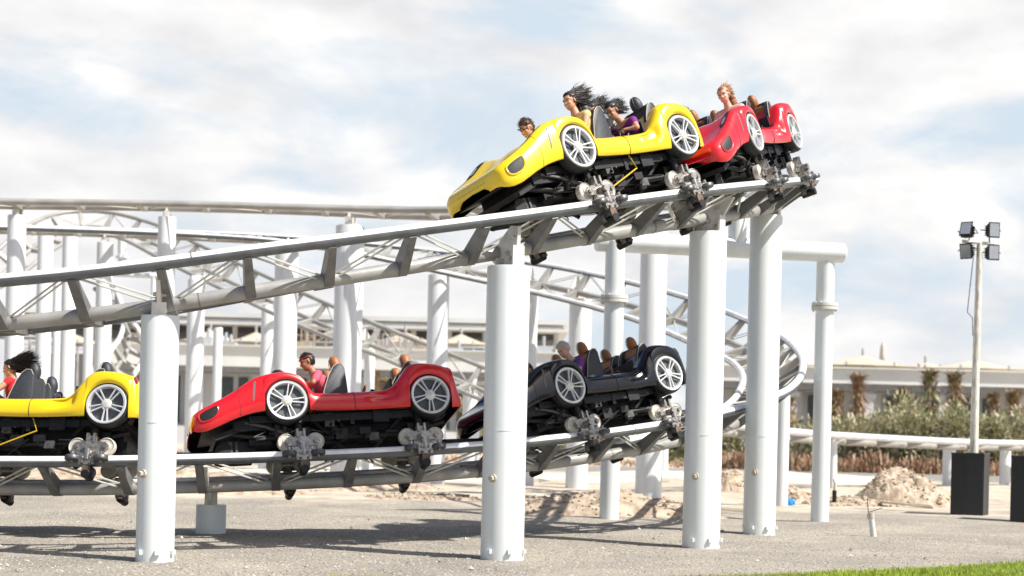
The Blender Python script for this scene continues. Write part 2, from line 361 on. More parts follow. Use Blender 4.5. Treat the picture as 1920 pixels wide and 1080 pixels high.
def build_track(name,label,tr,rm,sm,tm,i0=0,i1=None,tie_step=1.0,rr=RR,sr=SR,brace=True,split=True,plate=.15,group=None):
    i1=i1 or len(tr.P)-1
    root=empty(name,tr.P[(i0+i1)//2]); off=root.location.copy()
    tag(root,label,'track',group)
    def rail(f,r,nm,m,nn=14):
        b=MB(); b.tube([f(i)-off for i in range(i0,i1+1)],r,nn); b.build(nm,m,root)
    def banded_rail(f,r):
        b=MB(); n=20; vs=[]; js=[]
        for i in range(i0,i1+1):
            u=tr.Nn[i].normalized(); l=-tr.I[i]; c=f(i)-off
            for k in range(n):
                a=2*math.pi*(k-.5)/n; vs.append(c+(u*math.cos(a)+l*math.sin(a))*r)
        m=i1-i0+1
        fs=[(i*n+k,i*n+(k+1)%n,(i+1)*n+(k+1)%n,(i+1)*n+k) for i in range(m-1) for k in range(n)]
        fs+=[tuple(range(n)),tuple(range((m-1)*n,m*n))]
        b.add(vs,fs); b.M=[0 if (k<=5 or n-k<=3) else 1 for i in range(m-1) for k in range(n)]+[1,1]  # bright band reaches outboard, painting the split between glare and shade
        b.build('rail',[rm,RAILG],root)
    if rm is RAILM: banded_rail(lambda i:tr.P[i],rr); banded_rail(tr.inner,rr)
    else: rail(lambda i:tr.P[i],rr,'rail',rm); rail(tr.inner,rr,'rail',rm)
    rail(tr.spine,sr,'spine',sm)
    d=tr.S[i0]+.4; k=0; D=[]
    while d<tr.S[i1]-.2: D.append(d); d+=tie_step
    for k,d in enumerate(D):
        P,T,I,Nn=tr.at(d); sp=P+I*(tr.g/2)-Nn*tr.hs
        b=MB()
        for q in (P,P+I*tr.g):
            a=sp-off; e=q-Nn*(rr*.5)-off; dd=(e-a).normalized(); nn=T.cross(dd).normalized()
            w0=sr*1.1; w1=.055
            poly=[a-T*0+nn*w0,a-nn*w0,e-nn*w1,e+nn*w1]
            vs=[p+T*s_*plate/2*kk for s_ in (-1,1) for p,kk in zip(poly,(1.1,1.1,.8,.8))]
            b.add(vs,[(3,2,1,0),(4,5,6,7),(0,1,5,4),(1,2,6,5),(2,3,7,6),(3,0,4,7)])
            b.box(e+dd*-.02,(.2,.05,.05),Matrix((T,nn,dd)).transposed())
        b.build('tie',tm,root,smooth=False)
    if brace:
        bb=MB()
        for k in range(len(D)-1):
            P0,T0,I0,N0=tr.at(D[k]); P1,T1,I1,N1=tr.at(D[k+1])
            s0=P0+I0*(tr.g/2)-N0*tr.hs; s1=P1+I1*(tr.g/2)-N1*tr.hs
            if k%2==0: A,B=s0,P1; A2,B2=s0,P1+I1*tr.g
            else: A,B=s1,P0; A2,B2=s1,P0+I0*tr.g
            for a,e in ((A,B),(A2,B2)):
                a=a-off; e=e-off; dd=e-a; a=a+dd*.1; e=e-dd*.08
                for s_ in (-.028,.028): bb.cyl(a+Vector((0,0,s_)),e+Vector((0,0,s_)),.013,n=6)
        bb.build('brace',mat('brace_pale',(.62,.61,.57),.45,.2),root)
    for d in D[3::7]:
        P,T,I,Nn=tr.at(d+.35)
        for q,r in ((P,rr),(P+I*tr.g,rr),(P+I*(tr.g/2)-Nn*tr.hs,sr)):
            q=q-off; fl=MB(); fl.cyl(q-T*.006,q+T*.006,r+.004,n=16); fl.build('weld_ring',tm,root)
    return root
def idx(tr,th,th0=-150,R_=10.5):
    return int(R(th-th0)/(.22/R_))
ju=idx(UP,10); jl=idx(LO,-5,R_=11.7)
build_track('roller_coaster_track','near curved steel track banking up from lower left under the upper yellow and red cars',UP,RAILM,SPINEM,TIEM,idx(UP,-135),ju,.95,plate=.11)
build_track('roller_coaster_track','thin level grey track crossing the sky at the upper left, highest one',UP,FARR,FARR,FARR,ju,None,1.5)
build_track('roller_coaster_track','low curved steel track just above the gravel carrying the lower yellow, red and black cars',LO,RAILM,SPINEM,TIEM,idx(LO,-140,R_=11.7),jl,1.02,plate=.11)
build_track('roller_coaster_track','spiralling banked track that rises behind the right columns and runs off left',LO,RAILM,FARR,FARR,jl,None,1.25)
def px_track(pts,inside,bank,g=1.25,hs=.25,step=.5):
    q=[pix(*p) for p in pts]; out=[]
    for i in range(len(q)-1):
        p0=q[max(i-1,0)];p1=q[i];p2=q[i+1];p3=q[min(i+2,len(q)-1)]
        n=max(2,int((p2-p1).length/step))
        for k in range(n):
            t=k/n; out.append(.5*((2*p1)+(p2-p0)*t+(2*p0-5*p1+4*p2-p3)*t*t+(3*p1-p0-3*p2+p3)*t**3))
    out.append(q[-1]); return Track(out,[R(bank)]*len(out),inside,g,hs)
ARCH=px_track([(-120,560,52),(-40,500,53),(40,432,55),(95,404,57),(150,396,58),(215,400,58),(300,424,57),(375,460,55),(460,500,53),(560,546,51),(680,598,49),(800,646,48),(910,690,47),(1030,735,46),(1150,775,46)],-1,38,1.35,.3)
build_track('roller_coaster_track','far humped track with lattice ties arching behind the left columns and sloping down right',ARCH,FARR,FARR,FARR,0,None,1.3,.075,.08)
LOW=px_track([(1180,768,36),(1280,784,38),(1360,796,40),(1480,809,43),(1600,818,46),(1820,829,50),(1960,832,52),(2150,836,54)],1,0,1.3,.18)
build_track('roller_coaster_track','straight low white track passing in front of the shrubs at right',LOW,mat('pale_rail',(.66,.67,.70),.4,.1),FARR,FARR,0,None,1.6,.105,.10)
# small descending far curve seen between left columns
CUR=px_track([(180,512,58),(214,540,57),(232,590,56),(226,630,55),(206,662,54),(196,705,53),(215,745,52)],1,60,1.2,.25,.3)
build_track('roller_coaster_track','small steep far track curling down behind the left columns',CUR,WHITE2,FARR,FARR,0,None,.8,.09,.09,brace=False)
# ---------------------------------------------------------------- support columns
def bolt(mb,p,d,r=.03,l=.07):
    d=Vector(d).normalized(); p=Vector(p); mb.cyl(p,p+d*l*.4,r*1.5,n=10); mb.cyl(p+d*l*.4,p+d*l,r,n=6)
def column(u,v,D,w,vtop,label,tr=None,big=False,base=None,m=WHITE,capbox=False,grp='white round steel columns that carry the tracks'):
    if base is not None: b=base.copy(); D=b.y
    else: b=pix(u,v,D)
    r=w*D/FPX/2
    top=pix(u,vtop,D).z
    root=empty('support_column',(b.x,b.y,0)); tag(root,label,'column',grp)
    mb=MB(); mb.tube([(0,0,-.05),(0,0,top-.03),(0,0,top)],[r,r,r*.97],40 if big else 24); mb.build('post',m,root)
    if big:
        bb=MB()
        for a in (-70,-125,-20,60,140):
            d=Vector((math.cos(R(a)),math.sin(R(a)),0)); bb.box(d*(r+.012)+Vector((0,0,.11)),(.05,.06,.05),Matrix.Rotation(R(a),3,'Z'))
        bb.build('foot_bolt',m,root)
        k=MB(); d=Vector((math.cos(R(-118)),math.sin(R(-118)),0)); bolt(k,d*r+Vector((0,0,.98)),d,.032,.08); k.build('plug',mat('plug_rusty',(.5,.45,.38),.6,var=.3),root)
        k=MB(); k.lathe([(-.006,r),(-.006,r+.003),(.006,r+.003),(.006,r)],(0,0,1.55 if top>2.5 else top*.5),(0,0,1),40); k.build('weld_seam',m,root)
    if tr is not None:
        t,i=tr; sp=t.spine(i); T=t.T[i]; Lh=-t.Lh[i]; rel=lambda p:Vector((p.x-b.x,p.y-b.y,p.z))
        S=rel(sp); O=rel(t.P[i])-t.Nn[i]*RR; In=rel(t.inner(i))-t.Nn[i]*RR
        cr=MB(); h=lambda p:(p.dot(Lh),p.z)
        s0=h(S); o0=h(O); sr=SR
        wl=r*.82
        kx=1 if big else .6
        poly=[(-wl,top),(wl,top),(max(wl,s0[0]+.1*kx),s0[1]-.02),(s0[0]+(o0[0]-s0[0])*.85,s0[1]+(o0[1]-s0[1])*.85),(s0[0]+(o0[0]-s0[0])*.55,s0[1]+(o0[1]-s0[1])*.75+.05),(s0[0],s0[1]+sr),(s0[0]-.12,s0[1]),(min(-wl*.8,s0[0]-.13),s0[1]-.10)]
        Th=Vector((T.x,T.y,0)).normalized()
        cr.prism(poly,(0,0,0),Lh,(0,0,1),.045)
        # perpendicular flange on the outer edge
        cr.box(Lh*(wl*.98)+Vector((0,0,(top+s0[1])/2-.02)),(.03,.16,max(.05,s0[1]-top+.1)),Matrix.Rotation(math.atan2(Lh.y,Lh.x),3,'Z'))
        cr.box(Lh*(-wl*.9)+Vector((0,0,(top+s0[1]-.1)/2)),(.03,.14,max(.05,s0[1]-top-.08)),Matrix.Rotation(math.atan2(Lh.y,Lh.x),3,'Z'))
        cr.build('bracket',mat('bracket_paint',(.66,.64,.61),.5,var=.12,vscale=6),root,smooth=False)
        if big:
            bb=MB(); nn=Lh.cross(Vector((0,0,1)))
            for s_ in (-1,1):
                for (a,z) in ((-wl*.5,s0[1]-.14),(wl*.55,s0[1]-.12),(wl*.1,s0[1]-.05),(wl*.75,s0[1]+.12)):
                    p=Lh*a+Vector((0,0,z)); bolt(bb,p+nn*s_*.022,nn*s_,.022,.05)
            bb.build('bolt',mat('bolt_zinc',(.6,.56,.5),.4,.6),root)
    return root
def near_th(tr,b,lo,hi): return (tr,tr.nearest((b.x,b.y),lo,hi))
half_u=UP.S[idx(UP,0)]; half_l=LO.S[idx(LO,0,R_=11.7)]
for (ub,vb,w,uv,vt,lab) in ((290,1055,71,301,592,'leftmost big foreground column, between the lower yellow car and lower red car'),
    (941,1052,81,954,500,'widest foreground column, standing in front of the lower black car'),
    (1314,1028,70,1327,436,'foreground column under the rear wheels of the upper yellow car'),
    (1423,1003,60,1437,405,'foreground column under the upper red car, right of the one below the yellow car')):
    b=ground_at(ub,vb); b.y+=w*b.y/FPX/2
    D=b.y; b=pix(ub,vb-3,D); b.z=0
    t=near_th(UP,b,0,half_u)
    root=column(ub,vb,D,w,vt,lab,t,True,base=b)
c=pix(395,1000,20.9)
column(395,1003,20.9,56,946,'short stubby white footing holding up the low track left of centre',near_th(LO,c,0,half_l),False,base=Vector((c.x,c.y,0)))
cols=[(30,500,37.6,34,388,'tall column at the far left edge reaching the highest thin track','A'),
(313,430,37.6,33,396,'tall far column rising above the near track right behind the leftmost foreground column','A'),
(655,500,37.6,54,424,'very wide far column behind the man in the pink shirt','A'),
(1222,650,37.4,50,428,'wide far column just left of the column under the upper yellow car','A'),
(195,560,43.2,30,436,'far column carrying the second thin track behind the lower yellow car','B'),
(822,560,43.4,40,500,'far column with curved shadows above the tail of the lower red car','B'),
(1088,600,42,42,560,'far column just left of the gantry leg above the black car','B'),
(536,560,42.6,44,472,'far column behind the hood of the lower red car, broader of two side by side','B'),
(996,600,43,24,486,'slim far column peeping out right of the widest foreground column','B'),
(82,600,50,28,440,'far column second from the left edge behind the flying hair',None),
(128,600,48,27,433,'far column third from left with a pale flat top',None),
(105,650,60,15,530,'thin distant column between the second and third left columns',None),
(165,650,60,17,590,'thin distant column left of the one carrying the second track',None),
(366,640,52,32,500,'far column right behind the leftmost foreground column, under the sloping lattice track','C'),
(408,660,56,17,614,'short slim distant column above the nose of the lower red car',None),
(502,640,50,26,556,'narrower far column beside the broader one behind the red hood','C'),
(693,680,50,20,620,'distant column half hidden right of the very wide far column','C'),
(884,740,47,32,697,'low white column behind the tail lights of the lower red car','C'),
(1245,850,58,16,800,'short thin distant column seen under the black car tail','X'),
(1466,850,33,26,738,'short column behind the right foreground columns holding the spiral','L'),
(1780,860,52,24,836,'low white pier under the straight low track left of the black box','W'),
(1885,860,53,20,836,'low white pier under the straight low track right of the black box','W'),
(1562,860,46,15,824,'low white pier right of the slim gantry leg','W')]
for (u,v,D,w,vt,lab,k) in cols:
    b=pix(u,v,D); tr=None
    if k=='A': tr=near_th(UP,b,half_u,1e9)
    if k=='B': tr=near_th(LO,b,half_l,1e9)
    if k=='L': tr=near_th(LO,b,half_l-12,half_l+2)
    if k=='W': tr=near_th(LOW,b,0,1e9)
    if k=='C': tr=near_th(ARCH,b,0,1e9)
    if tr:
        i=tr[1]; sp=tr[0].spine(i)
        if k in 'ABLC':   # stand the column under the spine
            c2=pix(u,v,sp.y); b=Vector((c2.x,sp.y,0)); tr=(tr[0],tr[0].nearest((b.x,b.y),0 if k in 'LC' else (half_u if k=='A' else half_l),1e9))
            D=sp.y; sz=tr[0].spine(tr[1]).z; vtt=vt
            topz=pix(u,vt,D).z
            if topz>sz-.12:
                # lower the top a little so that the bracket fits below the spine
                while pix(u,vtt,D).z>sz-.22: vtt+=1
            vt=vtt
    b.z=0
    if k=='C' and D>60: continue
    column(u,v,D,w,vt,lab,tr,False,base=b,m=WHITE2,grp='far white columns behind the trains')
# gantry : two legs with flanges, cross beam, stub
g1=ground_at(1143,975); g2=ground_at(1540,979); g1.y+=.15; g2.y+=.15
gr=empty('support_gantry',(g1.x,g1.y,0)); tag(gr,'white pipe gantry with a long cross beam and two flanged legs behind the foreground columns','gantry')
def rel(p): return Vector(p)-Vector((g1.x,g1.y,0))
zt1=pix(1175,455,g1.y).z; zt2=pix(1570,473,g2.y).z; zb=(zt1+zt2)/2
for g,rw,nm in ((g1,.175,0),(g2,.165,1)):
    lg=MB(); lg.cyl(rel((g.x,g.y,-.05)),rel((g.x,g.y,zb)),rw,n=32); o=lg.build('leg',WHITE,gr)
    zf=pix(1549,575,g2.y).z if nm else pix(1152,561,g1.y).z
    f=MB(); f.cyl(rel((g.x,g.y,zf-.06)),rel((g.x,g.y,zf-.005)),rw+.075,n=32); f.cyl(rel((g.x,g.y,zf+.005)),rel((g.x,g.y,zf+.06)),rw+.075,n=32)
    for a in range(0,360,30): f.cyl(rel((g.x+math.cos(R(a))*(rw+.045),g.y+math.sin(R(a))*(rw+.045),zf-.09)),rel((g.x+math.cos(R(a))*(rw+.045),g.y+math.sin(R(a))*(rw+.045),zf+.085)),.016,n=6)
    f.build('flange',mat('flange_dusty',(.62,.61,.57),.5,var=.1),gr)
bm_=MB(); A=Vector((g1.x-.35,g1.y,zb)); B=Vector((g2.x+.33,g2.y,zb)); dd=(B-A).normalized()
bm_.tube([rel(A),rel(A+dd*.02),rel(B-dd*.03),rel(B)],[.16,.18,.18,.15],32); bm_.build('cross_beam',WHITE,gr)
tq=(B-A); xs_=pix(1387,430,26.9); tt=(xs_.x-A.x)/tq.x; sp_=A+tq*tt
ui=UP.nearest((sp_.x,sp_.y),0,half_u+10)
stub=MB(); stub.cyl(rel(sp_),rel((sp_.x,sp_.y,pix(1387,405,sp_.y).z)),.165,n=28); stub.build('stub_post',WHITE,gr)
gt2=column(228,460,57,17,441,'short hanging stub pipe of the small far frame above the near track',None,m=WHITE2,grp='far white columns behind the trains')
# the small frame: replace ground length by a stub hanging above its beam
for ch in gt2.children: 
    bpy.data.objects.remove(ch,do_unlink=True)
gt2.name='far_pipe_frame'; tag(gt2,'small distant white pipe frame seen above the near track at left','frame'); del gt2['group']
o_=gt2.location; q=lambda u,v:pix(u,v,57)-o_
fb=MB(); fb.cyl(q(229,440),q(229,514),.16,n=16); fb.cyl(q(229,480),q(229,484),.24,n=16); fb.build('stub_post',WHITE2,gt2)
fb=MB(); fb.cyl(q(200,514),q(296,518),.09,n=16); fb.build('cross_beam',WHITE2,gt2)
fb=MB(); z0=q(288,518); fb.cyl(z0,Vector((z0.x,z0.y,0)),.09,n=16); fb.build('leg',WHITE2,gt2)
fb=MB(); z0=q(204,514); fb.cyl(z0,Vector((z0.x,z0.y,0)),.09,n=16); fb.build('leg',WHITE2,gt2)
# ---------------------------------------------------------------- cars
WB=1.97; WZ=.75
def cat(tab,x):
    # smooth (monotone-ish) interpolation of an ordered table
    T=sorted(tab); 
    if x<=T[0][0]: return T[0][1]
    if x>=T[-1][0]: return T[-1][1]
    for i in range(len(T)-1):
        if x<=T[i+1][0]:
            x0,y0=T[i];x1,y1=T[i+1]; h=x1-x0; t=(x-x0)/h
            m0=(y1-T[i-1][1])/(x1-T[i-1][0]) if i>0 else (y1-y0)/h
            m1=(T[i+2][1]-y0)/(T[i+2][0]-x0) if i+2<len(T) else (y1-y0)/h
            return (2*t**3-3*t*t+1)*y0+(t**3-2*t*t+t)*h*m0+(-2*t**3+3*t*t)*y1+(t**3-t*t)*h*m1
ZS=[(1.25,-.15),(1.225,-.085),(1.14,-.03),(.97,.045),(.70,.18),(.49,.31),(.34,.375),(.07,.41),(-.10,.39),(-.22,.34),(-.29,.26),(-.37,.135),(-.5,.115),(-.9,.112),(-1.38,.125),(-1.48,.18),(-1.6,.32),(-1.69,.43),(-1.8,.47),(-2.03,.46),(-2.23,.42),(-2.325,.36),(-2.38,.12),(-2.41,-.03)]
WT=[(1.25,.46),(1.225,.54),(1.14,.61),(.97,.665),(.75,.69),(.45,.72),(.2,.755),(0,.765),(-.3,.745),(-.45,.725),(-.9,.715),(-1.3,.72),(-1.6,.75),(-1.97,.772),(-2.2,.75),(-2.33,.72),(-2.41,.66)]
ZB=[(1.25,-.29),(1.18,-.335),(1.05,-.335),(.90,-.285),(.72,-.215),(.49,-.15),(.25,-.125),(-.3,-.14),(-.92,-.155),(-1.7,-.16),(-2.2,-.19),(-2.36,-.17)]
AR=.292
def sm(a,b,x): t=max(0,min(1,(x-a)/(b-a))); return t*t*(3-2*t)
def zbot(x):
    z=cat(ZB,x)
    for xw in (0,-WB):
        d=abs(x-xw)
        if d<AR: z=max(z,math.sqrt(AR*AR-d*d))
    return z
def ctrl(x):
    w=cat(WT,x); zs=cat(ZS,x); zb=min(zbot(x),zs-.035); H=zs-zb
    dip=.075*sm(1.2,.65,x)*(1-sm(.1,.5,-x)) if x>-.4 else .03
    k=min(1,H/.3)
    side=[(w-.035,zb),(w,zb+.22*H),(w-.002,zb+.62*H),(w-.03*k,zs-.055*k),(w-.095,zs)]
    # rear door scoop
    op=sm(-.36,-.40,x)*(1-sm(-1.46,-1.50,x))
    top=[(w-.23,zs-dip*.35),(w*.38,zs-dip),(0,zs-dip*.9)]
    opn=[(w-.115,zs-.015),(w-.125,zs-.12),(w-.13,zs-.24)]
    top=[(a[0]+(b[0]-a[0])*op,a[1]+(b[1]-a[1])*op) for a,b in zip(top,opn)]
    return side+top
def S(x,t,off=0):
    c=ctrl(x); n=len(c)-1; u=t*n; i=min(n-1,int(u)); f=u-i
    p0=c[max(i-1,0)];p1=c[i];p2=c[i+1];p3=c[min(i+2,n)]
    y,z=[.5*(2*p1[k]+(p2[k]-p0[k])*f+(2*p0[k]-5*p1[k]+4*p2[k]-p3[k])*f*f+(3*p1[k]-p0[k]-3*p2[k]+p3[k])*f**3) for k in (0,1)]
    if -1.62<x<-1.05 and t<.6:   # recess in the rear door ahead of the wheel
        hgt=.02+ .5*(-1.05-x)/.57*.35
        a=sm(-1.05,-1.35,x)*(1-sm(-1.50,-1.56,x)); zr=(z-zbot(x))/max(.05,cat(ZS,x)-zbot(x))
        y-=.055*a*sm(.35,.55,zr)*(1-sm(.80,.9,zr))
    return Vector((x+WB/2,y,z+WZ))
def Sn(x,t,side,off):
    e=.004; p=S(x,t); a=S(x+e,t)-S(x-e,t); b=S(x,min(1,t+e))-S(x,max(0,t-e)); n=b.cross(a)
    n.normalize()
    if n.y<0 and abs(n.y)>.3 or (abs(n.y)<=.3 and n.z<0): n=-n
    p=p+n*off; p.y*=side; return p
CACHE={}
def body_mesh():
    st=[1.25,1.243,1.23,1.215]+[1.2-.03*i for i in range(30)]
    xs=set(st)
    for xw in (0,-WB):
        for a in range(0,181,6): xs.add(xw+AR*math.cos(R(a)))
        xs.add(xw+AR+.012); xs.add(xw-AR-.012)
    x=.3
    while x>-2.35: xs.add(x); x-=.045
    for q in (-.29,-.33,-.36,-.37,-.38,-.39,-.40,-1.46,-1.47,-1.48,-1.49,-1.50,-1.52,-2.27,-2.29,-2.31,-2.33,-2.35,-2.365,-2.38,-2.395,-2.41): xs.add(q)
    xs=sorted(xs,reverse=True); xs=[v for i,v in enumerate(xs) if i==0 or xs[i-1]-v>.004]
    nt_=30; V=[];F=[]
    for x in xs:
        row=[S(x,k/nt_) for k in range(nt_+1)]
        full=row+[Vector((p.x,-p.y,p.z)) for p in reversed(row[:-1])]; V+=full
    m=2*nt_+1
    for i in range(len(xs)-1):
        for k in range(m-1):
            F.append((i*m+k,(i+1)*m+k,(i+1)*m+k+1,i*m+k+1))
    b=MB(); b.add(V,F)
    # close nose and tail
    for i in (0,len(xs)-1):
        for k in range(nt_):
            if i==0 and k<8:
                a,b2=V[i*m+k],V[i*m+k+1]; fk=lambda q:.42+.30*(1-(q/8)**1.6) if q<8 else 0.; A_=Vector((a.x,a.y*fk(k),a.z)); B_=Vector((b2.x,b2.y*fk(k+1),b2.z))
                b.add([a,b2,B_,A_],[(0,1,2,3)]); b.add([Vector((p.x,-p.y,p.z)) for p in (a,b2,B_,A_)],[(3,2,1,0)]); continue
            if k<nt_-1: b.add([V[i*m+k],V[i*m+k+1],V[i*m+m-2-k],V[i*m+m-1-k]],[(0,1,2,3)])
            else: b.add([V[i*m+k],V[i*m+k+1],V[i*m+k+2]],[(0,1,2)])
    return b
def patch(poly_fn,name_off,side,n=16,ring=3):
    pass
def oval(mb,x0,t0,rx,rt,side,off,n=26,m=0,power=2.5,skew=0):
    c=Sn(x0,t0,side,off); vs=[c]; fs=[]; K=4
    for k in range(1,K+1):
        for j in range(n):
            a=2*math.pi*j/n; ca,sa=math.cos(a),math.sin(a)
            ex=math.copysign(abs(ca)**(2/power),ca)*k/K; et=math.copysign(abs(sa)**(2/power),sa)*k/K
            vs.append(Sn(x0+rx*ex+skew*et,t0+rt*et,side,off))
    for j in range(n): fs.append((0,1+j,1+(j+1)%n))
    for k in range(K-1):
        for j in range(n):
            a=1+k*n; fs.append((a+j,a+(j+1)%n,a+n+(j+1)%n,a+n+j))
    mb.add(vs,fs,m); return vs[1+(K-1)*n:]
def cmesh(key,fn,mats,**k):
    if key not in CACHE: CACHE[key]=fn().mesh(key if isinstance(key,str) else key[0],mats,**k)
    return CACHE[key]
def rim_mb():
    b=MB(); n=40
    b.lathe([(-.05,.228),(.0,.232),(.014,.238),(.018,.264),(.006,.272),(-.02,.262)],(0,0,0),(0,1,0),48)
    b.lathe([(-.02,.0001),(.018,.0001),(.022,.03),(.012,.055),(-.01,.075),(-.03,.07)],(0,0,0),(0,1,0),24)
    for k in range(5):
        a=R(72*k+90)
        for s_ in (-1,1):
            a0=a+s_*R(22); a1=a+s_*R(8.5)
            p0=Vector((math.cos(a0)*.035,-.004,math.sin(a0)*.035)); p1=Vector((math.cos(a1)*.248,.004,math.sin(a1)*.248))
            d=(p1-p0); q=Vector((-d.z,0,d.x)).normalized()*.0085
            y=Vector((0,.016,0)); b.add([p0-q-y,p0+q-y,p1+q*1.2-y,p1-q*1.2-y,p0-q*.8+y*.4,p0+q*.8+y*.4,p1+q*.9+y*.4,p1-q*.9+y*.4],[(0,1,2,3),(4,5,6,7),(0,1,5,4),(1,2,6,5),(2,3,7,6),(3,0,4,7)])
        for r_ in (.05,): b.cyl((math.cos(a+.6)*r_,.0,math.sin(a+.6)*r_),(math.cos(a+.6)*r_,.016,math.sin(a+.6)*r_),.008,n=6)
    return b
def tyre_mb():
    b=MB(); b.lathe([(-.165,.20),(-.17,.27),(-.155,.295),(-.13,.303),(-.045,.303),(-.02,.297),(-.004,.284),(.0,.262),(-.03,.235),(-.1,.22)],(0,0,0),(0,1,0),48,closed=True)
    return b
def brake_mb():
    b=MB(); b.lathe([(-.10,.0001),(-.055,.0001),(-.055,.245),(-.10,.245)],(0,0,0),(0,1,0),32); return b
def seat_parts(tan):
    prof=[(-.49,-.08),(-.51,.06),(-.56,.22),(-.63,.40),(-.70,.515),(-.76,.555),(-.82,.55),(-.855,.48),(-.87,.2),(-.88,-.08)]
    def shell():
        b=MB()
        for s_ in (-1,1): b.prism(prof,(0,s_*.20,0),(1,0,0),(0,0,1),.06,bev=.04)
        back=[(-.80,-.08),(-.79,.2),(-.76,.45),(-.74,.545),(-.78,.56),(-.83,.53),(-.86,.3),(-.88,-.08)]
        b.prism(back,(0,0,0),(1,0,0),(0,0,1),.36)
        return b
    def pipe():
        b=MB()
        for s_ in (-1,1): b.tube([(x,s_*.231,z) for x,z in prof[1:-2]],.0045,6)
        return b
    def cush():
        b=MB(); b.prism([(-.76,.0),(-.70,.0),(-.70,.25),(-.72,.50),(-.76,.54)],(0,0,0),(1,0,0),(0,0,1),.34,bev=.06)
        b.prism([(-.78,-.12),(-.32,-.12),(-.28,-.06),(-.32,-.0),(-.5,-.02),(-.78,-.04)],(0,0,0),(1,0,0),(0,0,1),.36,bev=.05)
        return b
    def head():
        b=MB(); b.tube([(-.785,0,.50),(-.785,0,.56),(-.775,0,.62),(-.765,0,.68),(-.76,0,.715),(-.76,0,.728)],[.06,.078,.080,.066,.04,.012],18)
        for s_ in (-1,1): b.tube([(-.785+.0,s_*.03,.50),(-.70,s_*.035,.56),(-.688,s_*.033,.62),(-.695,s_*.027,.68),(-.725,s_*.015,.722)],.004,5,m=1)
        return b
    return shell,pipe,cush,head
def chassis_mb():
    rnd=random.Random(11); b=MB(); O=Vector((WB/2,0,WZ))
    def bx(x,y,z,sx,sy,sz,m=0): b.box(Vector((x,y,z))+O,(sx,sy,sz),None,m)
    bx(-.95,0,-.215,1.25,1.16,.10); bx(-.85,0,-.20,2.7,1.12,.10); bx(-.95,0,-.36,2.3,.62,.26); bx(.45,0,-.25,.5,1.0,.16)
    b.box(Vector((.72,0,-.33))+O,(.5,.95,.07),Matrix.Rotation(R(18),3,'Y'))
    bx(-.15,0,-.40,.32,1.0,.16); bx(-1.82,0,-.40,.32,1.0,.16); bx(-.95,0,-.55,2.1,.30,.14)
    b.box(Vector((.80,0,-.215))+O,(.62,1.0,.02),Matrix.Rotation(R(10),3,'Y'))
    for s_ in (-1,1):
        b.tube([O+Vector(p) for p in ((.75,s_*.38,-.34),(.3,s_*.42,-.42),(-.5,s_*.45,-.47),(-1.6,s_*.45,-.45),(-2.2,s_*.4,-.30))],.035,8)
        b.tube([O+Vector(p) for p in ((.55,s_*.50,-.22),(.3,s_*.55,-.30),(.0,s_*.55,-.42))],.02,6,1)
        for i in range(16):
            x=rnd.uniform(-1.75,.45); bx(x,s_*rnd.uniform(.36,.58),rnd.uniform(-.50,-.22),rnd.uniform(.04,.22),rnd.uniform(.05,.12),rnd.uniform(.05,.2),rnd.choice((0,0,0,1)))
        for i in range(12):
            x=rnd.uniform(-1.7,.4); z=rnd.uniform(-.48,-.25); b.tube([O+Vector((x,s_*.55,z)),O+Vector((x+rnd.uniform(-.2,.2),s_*.6,z+rnd.uniform(-.1,.1))),O+Vector((x+rnd.uniform(-.3,.3),s_*.45,z+rnd.uniform(-.2,.1)))],rnd.uniform(.008,.018),6,rnd.choice((0,1)))
        for x in (-.62,-.70,-1.22,-1.30): b.cyl(O+Vector((x,s_*.56,-.27)),O+Vector((x,s_*.585,-.27)),.012,n=6,m=1)
        # angled struts
        b.cyl(O+Vector((-.35,s_*.5,-.22)),O+Vector((-.75,s_*.35,-.60)),.03,n=6); b.cyl(O+Vector((-1.6,s_*.5,-.22)),O+Vector((-1.2,s_*.35,-.60)),.03,n=6)
        for xw in (0,-WB):   # inner wheel housing
            b.lathe([(0,.0001),(0,.30),(-s_*.16,.30)],O+Vector((xw,s_*.52,0)),(0,1,0),20)
            b.cyl(O+Vector((xw,s_*.4,0)),O+Vector((xw,s_*.7,0)),.05,n=10)
    return b
def coup_mb():
    b=MB(); O=Vector((WB/2,0,WZ-.52))
    b.cyl(O+Vector((.2,0,0)),O+Vector((1.45,0,-.03)),.075,n=16); b.cyl(O+Vector((-2.0,0,0)),O+Vector((-3.3,0,-.03)),.075,n=16)
    b.box(O+Vector((.62,0,.0)),(.42,.55,.2)); b.box(O+Vector((.35,0,.05)),(.3,.8,.08))
    b.cyl(O+Vector((.83,-.3,-.0)),O+Vector((.83,.3,-.0)),.10,n=16)
    b.box(O+Vector((.74,.283,.0)),(.05,.02,.2),m=1); b.box(O+Vector((.66,.283,.0)),(.03,.02,.2),m=1)
    b.box(O+Vector((-2.0,0,.05)),(.3,.6,.16)); b.cyl(O+Vector((-2.1,0,.02)),O+Vector((.4,0,.02)),.06,n=12)
    return b
